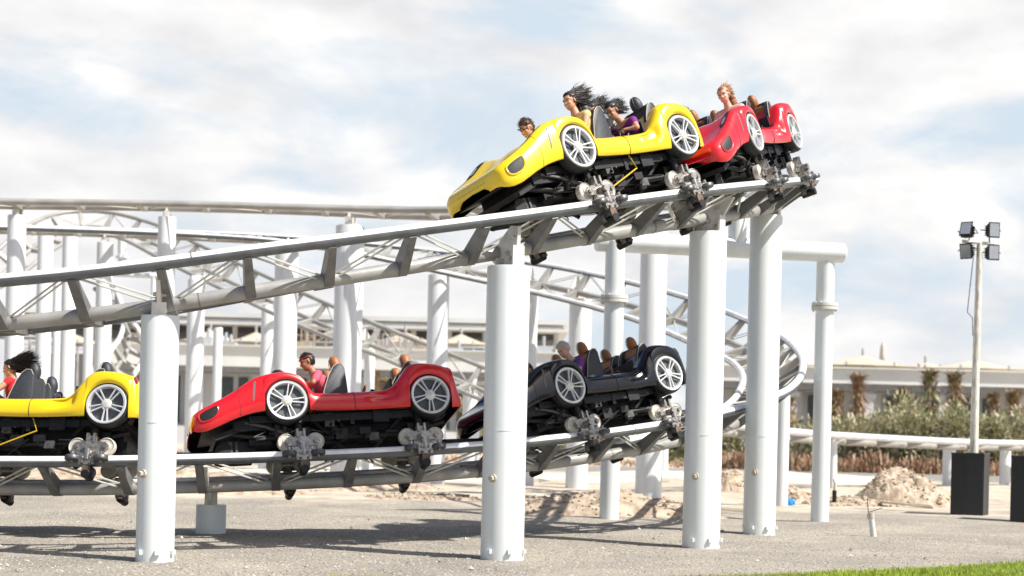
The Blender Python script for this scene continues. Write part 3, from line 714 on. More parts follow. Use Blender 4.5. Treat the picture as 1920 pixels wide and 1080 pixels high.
def cradle_mb():
    b=MB(); s=1   # carriage body, outboard = +y, origin on the rail centre
    b.cyl((0,-.06,.30),(0,-.06,.52),.05,n=12,m=1); b.cyl((0,-.06,.46),(0,-.06,.56),.09,.06,n=14,m=1)
    b.box((0,-.03,.27),(.13,.15,.12)); b.box((0,.04,.22),(.10,.05,.22)); b.box((.045,.06,.30),(.03,.08,.12)); b.box((-.045,.06,.30),(.03,.08,.12))
    b.cyl((-.12,.02,.20),(.12,.02,.20),.045,n=14); b.cyl((-.14,.11,.07),(.14,.11,.07),.05,n=14)
    b.box((0,.10,.12),(.12,.10,.16)); b.cyl((0,.0,.17),(0,.2,.17),.05,n=14); b.cyl((0,.16,-.02),(0,.16,.12),.045,n=12)
    b.box((0,.17,-.02),(.20,.03,.14)); b.box((0,.165,-.12),(.10,.03,.17),None,2); b.box((.0,.06,-.21),(.07,.24,.03),None,2); b.cyl((0,-.02,-.215),(0,.19,-.215),.055,n=16,m=1)
    for s_ in (-1,1):
        b.prism([(0,0),(.02,.075),(s_*.20,.055),(s_*.245,.0),(s_*.20,-.055),(.02,-.06)] if s_>0 else [(0,0),(.02,-.06),(s_*.20,-.055),(s_*.245,0),(s_*.20,.055),(.02,.075)],(0,.075,.185),(1,0,0),(0,0,1),.025)
        b.box((s_*.12,.17,.03),(.24,.05,.04)); b.cyl((s_*.19,.175,-.06),(s_*.19,.175,.09),.022,n=8); b.cyl((s_*.19,.08,.185),(s_*.19,.115,.185),.03,n=10)
        b.sphere((s_*.05,.19,.0),.018,8,6); b.sphere((s_*.05,.19,-.07),.018,8,6,2)
    return b
def rwheel_mb(r,w):
    b=MB(); b.lathe([(-w/2,.0001),(-w/2,r*.55),(-w/2-.002,r*.9),(-w/2+.01,r),(w/2-.01,r),(w/2,r*.92),(w/2-.012,r*.86),(w/2-.012,r*.5),(w/2+.006,r*.4),(w/2+.006,.0001)],(0,0,0),(0,1,0),26,m=0); return b
class Rider: pass
def make_car(colname,label,paint,M,tan,badge=True):
    root=empty('roller_coaster_car',M=M); tag(root,label,'coaster car','coaster cars shaped like open sports cars')
    def part(nm,key,fn,mats,parent=root,loc=None,rot=None,**k):
        o=link(nm,cmesh(key,fn,mats,**k),parent)
        if loc is not None: o.location=loc
        if rot is not None: o.rotation_euler=rot
        return o
    body=part('body',('body',colname),body_mesh,[paint,VENT],angle=45,weld=True)
    body.cycles.shadow_terminator_offset=.25; body.cycles.shadow_terminator_geometry_offset=.3
    md=body.modifiers.new('thickness','SOLIDIFY'); md.thickness=.014; md.offset=-1; md.material_offset=1
    part('chassis','chassis',chassis_mb,[DRK,DRK2],smooth=False); part('coupling','coupling',coup_mb,[DRK,DRK2])
    for s_ in (-1,1):
        for (x0,t0,rx,rt,pw,nm,mm) in ((1.03,.30,.125,.11,3,'air_intake',VENT),(.42,.30,.013,.115,6,'side_marker',VENTG)):
            b=MB(); 
            e=oval(b,x0,t0,rx,rt,s_,.004,power=pw,skew=-.0 if rx>.05 else -.02)
            o=b.build(nm,mm,root,smooth=True)
            if rx>.05:
                l=MB(); l.tube(e,.011,8,closed=True); l.build('intake_lip',paint,o)
        b=MB(); e=oval(b,.56,.64,.20,.05,s_,.005,power=2.2,skew=-.03); o=b.build('headlight',VENT,root)
        l=MB(); oval(l,.60,.64,.08,.03,s_,.012); l.build('lens',GLASS,o)
        b=MB(); oval(b,-2.315,.50,.022,.09,s_,.006); b.build('tail_light',mat('tail_lamp_red',(.25,.002,.004),.2,coat=1),root)
        b=MB(); pts=[Sn(-.92,k/24,s_,.0015) for k in range(0,15)]; b.tube(pts,.0045,6); b.build('door_seam',VENT,root)
        b=MB(); b.tube([Sn(.22+.85*k/16,.60+.05*math.sin(k/16*3.1),s_,.001) for k in range(17)],.0028,5); b.build('bonnet_seam',VENT,root)
        b=MB(); b.tube([Sn(.62,.02+k/12*.56,s_,.001) for k in range(13)],.0028,5); b.build('bumper_seam',VENT,root)
        if badge:
            b=MB(); oval(b,-.10,.43,.035,.035,s_,.004,power=2.2); 
            b.build('badge',mat('badge_yellow',(.75,.6,.05),.4),root)
    if colname=='yellow':
        for s_ in (-1,1):
            b=MB(); b.tube([Vector((WB/2+x_,s_*y_,WZ+z_)) for x_,y_,z_ in ((-.95,.62,-.15),(-1.02,.62,-.33),(-.35,.58,-.58))],.010,6); b.build('frame_strut',YST,root)
    tub=MB(); O=Vector((WB/2,0,WZ)); tub.box(O+Vector((-.93,0,-.21)),(1.12,1.08,.04)); tub.box(O+Vector((-.395,0,.0)),(.03,1.08,.42)); tub.box(O+Vector((-1.48,0,.06)),(.03,1.1,.5))
    tub.box(O+Vector((-.93,0,-.08)),(1.05,.10,.22))
    CACHE.setdefault('tub',tub.mesh('tub',mat('cockpit_black',(.02,.02,.022),.7),smooth=False)); link('cockpit_tub',CACHE['tub'],root)
    for xw in (0,-WB):
        for s_ in (-1,1):
            rz=0 if s_>0 else math.pi
            w=part('wheel','brake',brake_mb,[mat('brake_grey',(.10,.11,.12),.5,.3)],loc=(xw+WB/2,s_*.738,WZ),rot=(0,0,rz))
            part('tyre','tyre',tyre_mb,[RUB],parent=w); r_=part('rim','rim',rim_mb,[RIM],parent=w); r_.rotation_euler=(0,R(18 if xw else 36)+(.3 if s_>0 else .1),0)
            part('wheel_badge','hubcap',lambda:(lambda q:(q.lathe([(.02,.0001),(.024,.0001),(.022,.018),(.018,.02)],(0,0,0),(0,1,0),14),q)[1])(MB()),[CHROME],parent=w)
    sh,pi_,cu,he=seat_parts(tan); CU=TAN if tan else SEATB
    for row in (0,1):
        for s_ in (-1,1):
            st=part('seat',('seat',row),sh,[SEATB if not tan=='grey' else SEATG],loc=(WB/2-1.0*row,s_*.315,WZ))
            part('seat_piping','piping',pi_,[PIPING],parent=st); part('seat_cushion',('cush',bool(tan)),cu,[CU],parent=st,smooth=True); part('headrest',('hr',bool(tan)),he,[CU,SEATB],parent=st)
        def bar(): 
            b=MB(); b.tube([(-.10,-.5,.05),(-.22,-.5,.17),(-.26,-.4,.19),(-.26,.4,.19),(-.22,.5,.17),(-.10,.5,.05)],.017,8); return b
        part('lap_bar','lap_bar',bar,[DRK],loc=(WB/2-1.0*row,0,WZ))
        def wheel():
            b=MB(); pts=[Vector((math.cos(a)*.0,math.sin(a)*.13,math.cos(a)*.13)) for a in [2*math.pi*i/20 for i in range(20)]]; b.tube(pts,.013,8,closed=True)
            b.cyl((0,-.12,0),(0,.12,0),.01,n=6); b.cyl((0,0,0),(.12,0,-.02),.02,n=8); return b
        part('steering_wheel',('sw',bool(tan)),wheel,[TAN if tan else DRK],loc=(WB/2-.12-1.0*row,.315,WZ+.17),rot=(0,R(-22),0))
    for x in (-.15,-WB+.17):
        for s_ in (-1,1):
            c=part('wheel_carriage','cradle',cradle_mb,[SIL,DRK,mat('cradle_brown',(.14,.10,.075),.6,.4,var=.3,vscale=15)],loc=(x+WB/2,s_*.625,0),rot=(0,0,0 if s_>0 else math.pi))
            for q in (-1,1):
                part('running_wheel','rw',lambda:rwheel_mb(.118,.09),[DISC],parent=c,loc=(q*.195,.0,.193))
                part('side_wheel','sw2',lambda:rwheel_mb(.098,.06),[mat('side_wheel_grey',(.09,.095,.10),.4,.3,var=.3,vscale=20)],parent=c,loc=(q*.19,.175,.0),rot=(R(90),0,0))
            part('lower_wheel','lw',lambda:rwheel_mb(.085,.08),[mat('lower_wheel_grey',(.12,.12,.125),.45,.3,var=.3,vscale=20)],parent=c,loc=(0,.03,-.16))
    return root
def car_matrix(tr,d):
    P1,T1,I1,N1=tr.at(d-WB/2); P2,T2,I2,N2=tr.at(d+WB/2)
    a=P1+I1*(tr.g/2); b=P2+I2*(tr.g/2); f=(a-b).normalized(); up=((N1+N2)/2); up=(up-f*up.dot(f)).normalized(); l=up.cross(f)
    o=(a+b)/2; M=Matrix((f,l,up)).transposed().to_4x4(); M.translation=o; return M
def proj(P):
    s=FPX/P.y; x=P.x; z=P.z-EYE; c,q=math.cos(ROLL),math.sin(ROLL); return 960+s*(x*c+z*q),806-s*(z*c-x*q)
def solve(tr,uf,ur,lo,hi):
    best=None; d=lo
    while d<hi:
        M=car_matrix(tr,d); e=0
        if uf: e+=(proj(M@Vector((WB/2,.745,WZ)))[0]-uf)**2
        if ur: e+=(proj(M@Vector((-WB/2,.745,WZ)))[0]-ur)**2
        if best is None or e<best[0]: best=(e,d,M)
        d+=.05
    M=best[2]; print('car',uf,ur,'err',best[0]**.5,[tuple(round(k) for k in proj(M@Vector((x,.745,WZ)))) for x in (WB/2,-WB/2)]); return M
hu=UP.S[idx(UP,5)]; hl=LO.S[idx(LO,-10,R_=11.7)]
CARS={}
CARS['uy']=make_car('yellow','yellow sports-car coaster car nosing down on the upper track',YEL,solve(UP,1083,1283,4,hu),False,False)
CARS['ur']=make_car('red','red open coaster car on the upper track behind the yellow one',RED,solve(UP,1420,1484,4,hu),True)
CARS['ly']=make_car('yellow','yellow open coaster car cut off by the left edge on the lower track',YEL,solve(LO,None,200,3,hl),False,False)
CARS['lr']=make_car('red','red sports-car coaster car in side view on the lower track',RED,solve(LO,533,815,3,hl),'grey')
CARS['lb']=make_car('black','glossy black sports-car coaster car on the lower track behind the widest column',BLK,solve(LO,1072,1254,3,hl),True)
# ---------------------------------------------------------------- riders
def remesh(name,mb,mats,vox,smooth_it=2):
    me=mb.mesh(name+'_raw',mats,smooth=False); o=link(name,me)
    r=o.modifiers.new('r','REMESH'); r.mode='VOXEL'; r.voxel_size=vox; r.use_smooth_shade=True
    s_=o.modifiers.new('s','SMOOTH'); s_.factor=.5; s_.iterations=smooth_it
    dg=bpy.context.evaluated_depsgraph_get(); dg.update(); m2=bpy.data.meshes.new_from_object(o.evaluated_get(dg)); m2.materials.clear()
    for m in (mats if isinstance(mats,(list,tuple)) else [mats]): m2.materials.append(m)
    bpy.data.objects.remove(o,do_unlink=True); bpy.data.meshes.remove(me)
    return m2
def cap(b,p,r,q,r2,n=14):
    p=Vector(p);q=Vector(q); d=(q-p); L_=d.length; d=d/L_ if L_ else Vector((0,0,1))
    pts=[];rr=[]
    for k in range(4,0,-1): a=k*math.pi/8; pts.append(p-d*r*math.sin(a)); rr.append(max(.0005,r*math.cos(a)))
    pts.append(p);rr.append(r);pts.append(q);rr.append(r2)
    for k in range(1,5): a=k*math.pi/8; pts.append(q+d*r2*math.sin(a)); rr.append(max(.0005,r2*math.cos(a)))
    b.tube(pts,rr,n)
def rider(car,x,side,label,skin,shirt,hairc,lean=25,look=5,hair='short',trousers=(.03,.04,.09),sleeve=.55,z=0,armreach=1.,headband=None,turn=0,mouth=True,arms=True):
    M=CARS[car].matrix_world@Matrix.Translation((x+WB/2,side*.315,WZ+z))
    root=empty('person',M=M); tag(root,label,'person')
    a=R(lean); up=Vector((math.sin(a),0,math.cos(a))); fw=Vector((math.cos(a),0,-math.sin(a)))
    hip=Vector((0,0,.02)); chest=hip+up*.30; neck=hip+up*.47; 
    hd=R(lean*.55+look); hu_=Vector((math.sin(hd),0,math.cos(hd))); hf=Vector((math.cos(hd),0,-math.sin(hd)))
    tr_=Matrix.Rotation(R(turn),3,'Z'); hu_=tr_@hu_; hf=tr_@hf; hy=hu_.cross(hf)
    H=neck+hu_*.175+hf*.02
    body=MB(); 
    cap(body,hip+Vector((0,-.07,0)),.105,hip+Vector((0,.07,0)),.105); cap(body,hip,.12,chest,.125)
    for s_ in (-1,1):
        cap(body,hip+up*.12+Vector((0,s_*.05,0)),.095,chest+Vector((0,s_*.075,0)),.10); cap(body,chest+up*.10,.08,chest+up*.11+Vector((0,s_*.15,0)),.055)
        sh=chest+up*.10+Vector((0,s_*.175,0)); hand=hip+Vector((.42*armreach,s_*.13,.19+.02)); mid=(sh+hand)/2+Vector((-.02,s_*.10,-.07))
        if arms:
            cap(body,sh,.05,mid,.038); cap(body,mid,.036,hand-(hand-mid).normalized()*.06,.025)
            hdv=(hand-mid).normalized(); pc=hand-hdv*.02; cap(body,pc-hdv*.03,.026,pc+hdv*.03+Vector((0,.012,0)),.022); cap(body,pc-hdv*.03,.024,pc+hdv*.03-Vector((0,.014,0)),.022)
            for f_ in range(4):
                k0=pc+hdv*.045+Vector((0,(f_-1.5)*.019,.0)); ln=(.034,.04,.038,.03)[f_]; k1=k0+hdv*ln+Vector((0,0,-.012)); k2=k1+Vector((-.002,0,-.03)); k3=k2+Vector((-.025,0,-.004))
                cap(body,k0,.0095,k1,.009,8); cap(body,k1,.009,k2,.0085,8); cap(body,k2,.0085,k3,.008,8)
            t0=pc-hdv*.01+Vector((0,-s_*.025,0)); t1=t0+hdv*.03+Vector((0,-s_*.02,-.015)); t2=t1+Vector((.0,s_*.004,-.03)); cap(body,t0,.012,t1,.0105,8); cap(body,t1,.0105,t2,.009,8)
        kn=Vector((.40,s_*.09,.07)); an=Vector((.52,s_*.09,-.20)); cap(body,hip+Vector((0,s_*.08,-.01)),.085,kn,.058); cap(body,kn,.055,an,.035); cap(body,an,.04,an+Vector((.12,0,-.03)),.03)
    cap(body,chest+up*.1,.07,neck+hu_*.08,.048)
    rot=Matrix((hf,hy,hu_)).transposed()
    def h(x_,y_,z_): return H+hf*x_+hy*y_+hu_*z_
    body.sphere(h(-.012,0,.025),(.098,.076,.098),20,14,rot=rot); body.sphere(h(.018,0,-.03),(.072,.062,.085),18,12,rot=rot)
    cap(body,h(.03,0,-.075),.034,h(.058,0,-.092),.018); cap(body,h(.075,0,.022),.010,h(.098,0,-.018),.013); 
    for s_ in (-1,1):
        cap(body,h(.072,s_*.012,.040),.014,h(.062,s_*.05,.036),.013); body.sphere(h(.052,s_*.036,-.02),(.03,.024,.026),10,8); cap(body,h(-.01,s_*.076,.015),.014,h(-.016,s_*.082,-.02),.010); body.sphere(h(.085,s_*.012,-.022),.011,8,6)
    cap(body,h(.076,-.02,-.052),.010,h(.076,.02,-.052),.010)
    cap(body,h(.070,-.016,-.068),.010,h(.070,.016,-.068),.010)
    link('body',remesh('body',body,[skin],.0085,2),root)
    sb=MB(); cap(sb,hip,.132,chest,.135)
    for s_ in (-1,1):
        cap(sb,hip+up*.10+Vector((0,s_*.05,0)),.108,chest+Vector((0,s_*.075,0)),.112); cap(sb,chest+up*.085,.085,chest+up*.10+Vector((0,s_*.15,0)),.066)
        sh=chest+up*.10+Vector((0,s_*.175,0)); hand=hip+Vector((.42*armreach,s_*.13,.19)); mid=(sh+hand)/2+Vector((-.02,s_*.10,-.07))
        if arms: cap(sb,sh,.062,sh.lerp(mid,sleeve),.055)
    link('shirt',remesh('shirt',sb,[shirt],.012,3),root)
    tb=MB(); cap(tb,hip+Vector((0,-.07,-.01)),.122,hip+Vector((0,.07,-.01)),.122)
    for s_ in (-1,1):
        kn=Vector((.40,s_*.09,.07)); an=Vector((.52,s_*.09,-.20)); cap(tb,hip+Vector((0,s_*.08,-.01)),.098,kn,.070); cap(tb,kn,.068,an,.05)
    link('trousers',remesh('trousers',tb,[mat('cloth_%02d%02d%02d'%tuple(int(c*100) for c in trousers),trousers,.8)],.014,2),root)
    e=MB()
    for s_ in (-1,1): e.sphere(h(.079,s_*.030,.018),(.010,.013,.007),8,6,rot=rot)
    e.build('eye',mat('eye_dark',(.02,.015,.012),.3),root)
    if mouth:
        e=MB(); e.sphere(h(.083,0,-.060),(.006,.024,.011),10,6,rot=rot); e.build('mouth',mat('teeth',(.6,.5,.45),.4),root)
    # hair
    rnd=random.Random(hash(label)%1000 if False else len(label)); hb=MB(); V=[];F=[]; n=26;k=16
    for i in range(k+1):
        ph=math.pi*.74*i/k
        for j in range(n):
            th=2*math.pi*j/n; dx=math.sin(ph)*math.cos(th)
            lim=1.0
            r_=1.10+.10*mnoise.noise(Vector((dx*4,math.sin(ph)*math.sin(th)*4,math.cos(ph)*4+rnd.random()*.3)))
            fr=max(0,dx); zz=math.cos(ph)
            if dx>.45 and zz<.55: r_=.93
            elif dx>-.15 and zz<.15: r_=.86
            if hair=='curly': r_+=.07*rnd.random()
            V.append(h(-.012+.102*r_*math.sin(ph)*math.cos(th),.082*r_*math.sin(ph)*math.sin(th),.026+.102*r_*math.cos(ph)))
    for i in range(k):
        for j in range(n): F.append((i*n+j,(i+1)*n+j,(i+1)*n+(j+1)%n,i*n+(j+1)%n))
    hb.add(V,F)
    def strand(p,d,l,w,grav,wig):
        pts=[p]; dd=d.normalized(); nseg=7
        for s_ in range(nseg):
            dd=(dd+Vector((rnd.uniform(-wig,wig),rnd.uniform(-wig,wig),rnd.uniform(-wig,wig)-grav))).normalized(); pts.append(pts[-1]+dd*l/nseg)
        hb.tube(pts,[w*(1-.85*i/nseg) for i in range(nseg+1)],4,caps=False)
    inv=CARS[car].matrix_world.to_3x3().inverted(); wflow=(CARS[car].matrix_world.to_3x3()@Vector((-1,0,0))); wflow.z=.12
    if hair in('short','curly'):
        for i in range(260 if hair=='curly' else 200):
            th=rnd.uniform(0,6.28); ph=rnd.uniform(0,1.5); v=(math.sin(ph)*math.cos(th),math.sin(ph)*math.sin(th),math.cos(ph))
            if v[0]>.6 and v[2]<.55: continue
            p=h(-.012+.105*v[0],.085*v[1],.026+.105*v[2]); strand(p,hf*(v[0]-.6)+hy*v[1]+hu_*(v[2]+.3),.05 if hair=='curly' else .028,.004,.0,.5 if hair=='curly' else .2)
    else:
        Ln={'long':.34,'medium':.22}[hair]
        for i in range(26):
            a_=rnd.uniform(-1,1); c_=rnd.uniform(-.5,1); p=h(-.075,.06*a_,.03+.075*c_)
            d=inv@(wflow+Vector((a_*.12,0,.03+.20*c_))); n_=6; q=[p]; d=d.normalized()
            for s_ in range(n_): d=(d+Vector((rnd.uniform(-.12,.12),rnd.uniform(-.12,.12),rnd.uniform(-.14,.12)))).normalized(); q.append(q[-1]+d*Ln*rnd.uniform(.75,1)/n_)
            hb.tube(q,[.022*(1-.88*(s_/n_)**1.3) for s_ in range(n_+1)],6,caps=False)
        for i in range(950):
            th=rnd.uniform(0,6.28); ph=rnd.uniform(.1,2.1); v=(math.sin(ph)*math.cos(th),math.sin(ph)*math.sin(th),math.cos(ph))
            if v[0]>.25: continue
            p=h(-.012+.10*v[0],.08*v[1],.026+.10*v[2]); d=inv@(wflow+Vector((rnd.uniform(-.1,.1),0,.02+.22*v[2]+rnd.uniform(-.1,.1))))
            strand(p,d,Ln*rnd.uniform(.4,1.1),.0065,.0,.13)
    hb.build('hair',[hairc],root,angle=180)
    if headband:
        g=MB(); g.tube([h(-.012+.103*math.cos(t),.083*math.sin(t),.062) for t in [2*math.pi*i/20 for i in range(20)]],.008,6,closed=True); g.build('headband',mat('headband_red',(.45,.01,.02),.6),root)
    return root
HB=mat('hair_black',(.012,.009,.008),.45,var=.3,vscale=40); HBR=mat('hair_brown',(.07,.03,.015),.5,var=.3,vscale=40); HBL=mat('hair_strawberry_blonde',(.34,.17,.08),.5,var=.3,vscale=40); HGR=mat('hair_grey',(.50,.48,.43),.6,var=.2,vscale=40)
cl=lambda n,c:mat(n,c,.85,var=.12,vscale=10,bump=.15,bscale=120)
rider('uy',-.63,1,'woman with long black flying hair and yellow top in the upper yellow car',SKIN,cl('cloth_yellow',(.72,.55,.22)),HB,lean=5,look=-4,hair='long',sleeve=.1,z=.07)
rider('uy',-.58,-1,'man with short dark hair peeping over the hood of the upper yellow car',SKIN,cl('cloth_white',(.6,.6,.6)),HBR,lean=26,look=0,hair='curly',z=.04)
rider('uy',-1.66,1,'woman in a purple top leaning forward with outstretched arm, upper yellow car',SKIN,cl('cloth_purple',(.20,.02,.22)),HB,lean=40,look=0,hair='medium',sleeve=.35,z=.02)
rider('uy',-1.72,-1,'dark haired rider at the far back seat of the upper yellow car',SKINB,cl('cloth_black',(.02,.02,.025)),HB,lean=8,look=8,hair='long',z=.16)
rider('ur',-.62,1,'laughing blonde woman in a pale pink top in the front of the upper red car',SKINP,cl('cloth_pink',(.62,.40,.42)),HBL,lean=10,look=-3,hair='medium',sleeve=.2,z=.05)
rider('ur',-.60,-1,'rider with brown hair and dark top beside the blonde woman in the upper red car',SKIN,cl('cloth_dark',(.03,.035,.04)),HBR,lean=28,look=10,hair='medium',z=.02)
rider('ly',-.62,1,'woman with black hair streaming back and red top at the left edge',SKIN,cl('cloth_red',(.60,.02,.03)),HB,lean=16,look=6,hair='long',sleeve=.2,z=.0)
rider('lr',-.69,1,'man in a pink shirt with a red headband leaning forward in the lower red car',SKINB,cl('cloth_rose',(.62,.10,.16)),HB,lean=30,look=0,hair='short',sleeve=.6,headband=True,z=.06)
rider('lr',-.45,-1,'dark haired rider ducking low beside the man in the pink shirt',SKINB,cl('cloth_navy',(.02,.03,.07)),HB,lean=34,look=14,hair='short',z=.06)
rider('lb',-.64,1,'person with grey hair in a purple patterned shirt in the black car',SKINP,cl('cloth_violet',(.16,.04,.24)),HGR,lean=18,look=12,hair='short',sleeve=.6,z=.0)
rider('lb',-.52,-1,'rider in an orange top crouched on the far side of the black car',SKINP,cl('cloth_orange',(.60,.18,.05)),HBR,lean=34,look=12,hair='short',z=-.05)
# ---------------------------------------------------------------- background
BW=mat('building_white',(.62,.62,.62),.7,var=.05,vscale=.6); BWG=mat('building_grey',(.42,.44,.46),.7,var=.1,vscale=.5); WDK=mat('window_dark',(.07,.08,.09),.15,var=.2); ROOFW=mat('roof_membrane',(.72,.72,.70),.6,var=.05,vscale=.3)
SHAD=mat('gap_shade_dark',(.10,.10,.105),.8); BEIGE=mat('canopy_beige',(.52,.45,.36),.8,var=.12,vscale=.8); STEEL=mat('roof_steel',(.40,.40,.40),.6,var=.2,vscale=1)
def box_building(name,label,u0,u1,D,roof_v0,roof_v1,bay,cat_='building',wall_recess=1.8,low_wall=True):
    A=pix(u0,roof_v1,D); B=pix(u1,roof_v1,D); x0,x1=A.x,B.x; um=(u0+u1)/2
    zt=pix(um,roof_v0,D).z; zr=pix(um,roof_v1,D).z
    root=empty(name,((x0+x1)/2,D+6,0)); tag(root,label,cat_); o=Vector(root.location)
    def P(x,y,z): return Vector((x,y,z))-o
    w=x1-x0; xm=(x0+x1)/2
    m=MB(); m.box(P(xm,D+6,(zt+zr)/2),(w,12.4,zt-zr)); m.box(P(xm,D+6,zt+.04),(w+.5,12.9,.08)); m.build('roof',ROOFW,root,smooth=False)
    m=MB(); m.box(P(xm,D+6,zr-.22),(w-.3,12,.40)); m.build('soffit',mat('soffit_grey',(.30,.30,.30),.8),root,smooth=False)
    m=MB(); m.box(P(xm,D+wall_recess+.15,(zr-.45)/2),(w-.6,.3,zr-.45)); m.build('wall',BW,root,smooth=False)
    n=int(w/bay); rnd=random.Random(int(u1))
    for i in range(n+1):
        x=x0+.6+i*(w-1.2)/n
        m=MB(); m.box(P(x,D+.5,(zr-.44)/2),(.65,.6,zr-.44)); m.box(P(x,D+.5,zr-.75),(.9,.75,.3)); m.build('pillar',BW,root,smooth=False)
        if i<n:
            xc=x+(w-1.2)/n/2; ww=bay*rnd.uniform(.45,.62); dx=rnd.uniform(-.25,.25)
            f=MB(); hh=zr-2.2; f.box(P(xc+dx,D+wall_recess-.03,1.5+hh/2),(ww+.2,.08,hh+.2)); fr=f.build('window',BWG,root,smooth=False)
            g=MB(); g.box(P(xc+dx-ww*.22,D+wall_recess-.09,1.5+hh/2),(ww*.42,.04,hh)); g.box(P(xc+dx+ww*.3,D+wall_recess-.09,1.5+hh/2),(ww*.3,.04,hh)); g.build('pane',WDK,fr,smooth=False)
    if low_wall:
        m=MB(); m.box(P(xm,D-.9,.65),(w,.3,1.3)); m.build('parapet',BW,root,smooth=False)
    return root
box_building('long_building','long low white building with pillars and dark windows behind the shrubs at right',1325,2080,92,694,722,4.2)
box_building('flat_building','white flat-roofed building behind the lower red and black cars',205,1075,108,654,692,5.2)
# grand roof far left
def grand():
    D=132; A=pix(-60,600,D); B=pix(1066,600,D); x0,x1=A.x,B.x; zt=pix(500,588,D).z; zr=pix(500,606,D).z
    root=empty('canopy_hall',((x0+x1)/2,D+10,0)); tag(root,'huge flat white roof with a dark gap beneath it, along the horizon at left','hall roof'); o=Vector(root.location); P=lambda x,y,z:Vector((x,y,z))-o
    w=x1-x0; xm=(x0+x1)/2
    m=MB(); m.box(P(xm,D+10,zt-.2),(w,20,.4)); m.box(P(xm,D+10,(zt+zr)/2-.3),(w-.8,19.2,zt-zr-.4)); m.box(P(xm,D+10,zr-.05),(w,20,.25)); m.build('roof',ROOFW,root,smooth=False)
    m=MB(); m.box(P(xm,D+11,zr-.45),(w-2,16,.55)); m.build('shaded_gap',SHAD,root,smooth=False)  # dark slab painting in the shade of the open gap below the roof
    m=MB(); m.box(P(xm,D+2.2,zr-1.7),(w-1,.5,.25)); m.build('beam',STEEL,root,smooth=False)
    n=16
    for i in range(n+1):
        x=x0+1+i*(w-2)/n; m=MB(); m.cyl(P(x,D+1.5,0),P(x,D+1.5,zr-.2),.22,n=8); m.build('post',BW,root)
    m=MB(); m.box(P(xm,D+14,4.0),(w-3,.4,8.0)); m.build('wall',BW,root,smooth=False)
grand()
def tent(u,vpk,w,D,label,ve):
    pk=pix(u,vpk,D); ze=pix(u,ve,D).z; W=w*D/FPX/2
    root=empty('shade_canopy',(pk.x,D,0)); tag(root,label,'canopy','beige shade canopies on the roofline')
    m=MB(); n=8; V=[(0,0,pk.z)]; ring=[]
    K=5; F=[]
    for k in range(1,K+1):
        t=k/K
        for j in range(n*2):
            a=2*math.pi*j/(n*2); rr=W*t*(1 if j%2==0 else .93); zz=pk.z-(pk.z-ze)*(1-(1-t)**1.5)
            V.append((math.cos(a)*rr,math.sin(a)*rr*.7,zz-(0 if j%2==0 else -.02)))
    q=n*2
    for j in range(q): F.append((0,1+j,1+(j+1)%q))
    for k in range(K-1):
        for j in range(q): a=1+k*q; F.append((a+j,a+q+j,a+q+(j+1)%q,a+(j+1)%q))
    m.add(V,F); o=m.build('canopy',BEIGE,root,smooth=False); md=o.modifiers.new('t','SOLIDIFY'); md.thickness=.06
    for a in (0,1,2,3):
        x=(-1,-.4,.4,1)[a]*W*.92; m=MB(); m.cyl((x,-.6*W*(.35 if a in (0,3) else .85),0),(x,-.6*W*(.35 if a in (0,3) else .85),ze+.25),.09,n=8); m.build('post',STEEL,root)
    m=MB(); m.cyl((0,0,0),(0,0,pk.z+.5),.1,n=8); m.build('mast',STEEL,root)
    m=MB(); m.box((0,-.5*W,ze-.25),(2*W,.1,.12)); m.box((0,-.5*W,ze-.55),(2*W,.1,.08)); m.build('rail_beam',STEEL,root,smooth=False)
tent(1500,674,130,112,'leftmost beige shade canopy, half behind the slim gantry leg',686)
tent(1618,666,240,112,'pointed beige shade canopy just right of the slim gantry leg',688)
tent(1735,680,110,116,'flattest beige shade canopy between two pointed ones, above the palms',690)
tent(1828,675,240,112,'pointed beige shade canopy behind the floodlight mast',694)
tent(395,618,130,122,'beige shade canopy left of the red hood on the horizon',640)
tent(480,622,120,122,'beige shade canopy above the nose of the lower red car',642)
tent(760,622,150,122,'beige shade canopy behind the sloping lattice right of the very wide column',644)
tent(865,626,130,122,'beige shade canopy left of the widest foreground column',646)
tent(130,622,150,122,'beige shade canopy among the far left columns',644)
# tower
p=pix(1655,668,260); z1=pix(1655,641,260).z; root=empty('minaret',(p.x,260,0)); tag(root,'faint pale tower rising alone on the right horizon','tower')
m=MB(); m.tube([(0,0,0),(0,0,z1*.8),(0,0,z1*.82),(0,0,z1*.96),(0,0,z1)],[.75,.45,.6,.4,.1],12); m.build('shaft',mat('tower_stone',(.55,.5,.44),.8),root)
# roof clutter on the flat building: pipes and rails
rnd=random.Random(4)
for i in range(26):
    u=rnd.uniform(225,1040); D=110+rnd.uniform(0,7); b0=pix(u,654,D); w=rnd.uniform(1,3.5); h_=rnd.uniform(.4,1.5)
    root=empty('roof_unit',(b0.x,D,0)); 
    kind=rnd.choice(('duct','rack'))
    zc=pix(640,656,108).z
    m=MB()
    if kind=='duct': m.box((0,0,zc+.12+h_*.35),(w,1,h_*.7)); m.cyl((w*.3,0,zc+h_*.7),(w*.3,0,zc+h_+.5),.12,n=8)
    else:
        for k in range(4): m.cyl((-w/2+k*w/3,0,zc),(-w/2+k*w/3,0,zc+h_+.3),.05,n=6)
        m.cyl((-w/2,0,zc+h_+.2),(w/2,0,zc+h_+.2),.05,n=6); m.cyl((-w/2,0,zc+.1),(w/2,0,zc+h_+.2),.04,n=6); m.cyl((-w/2,0,zc+h_*.5),(w/2,0,zc+h_*.5),.04,n=6)
    m.build('housing' if kind=='duct' else 'frame',rnd.choice((STEEL,BWG,mat('roof_rust',(.36,.29,.22),.8))),root,smooth=False)
    tag(root,('grey ventilation box' if kind=='duct' else 'thin steel rack')+' among the clutter on the roof of the white flat building','roof unit','ducts and racks on the flat roof')
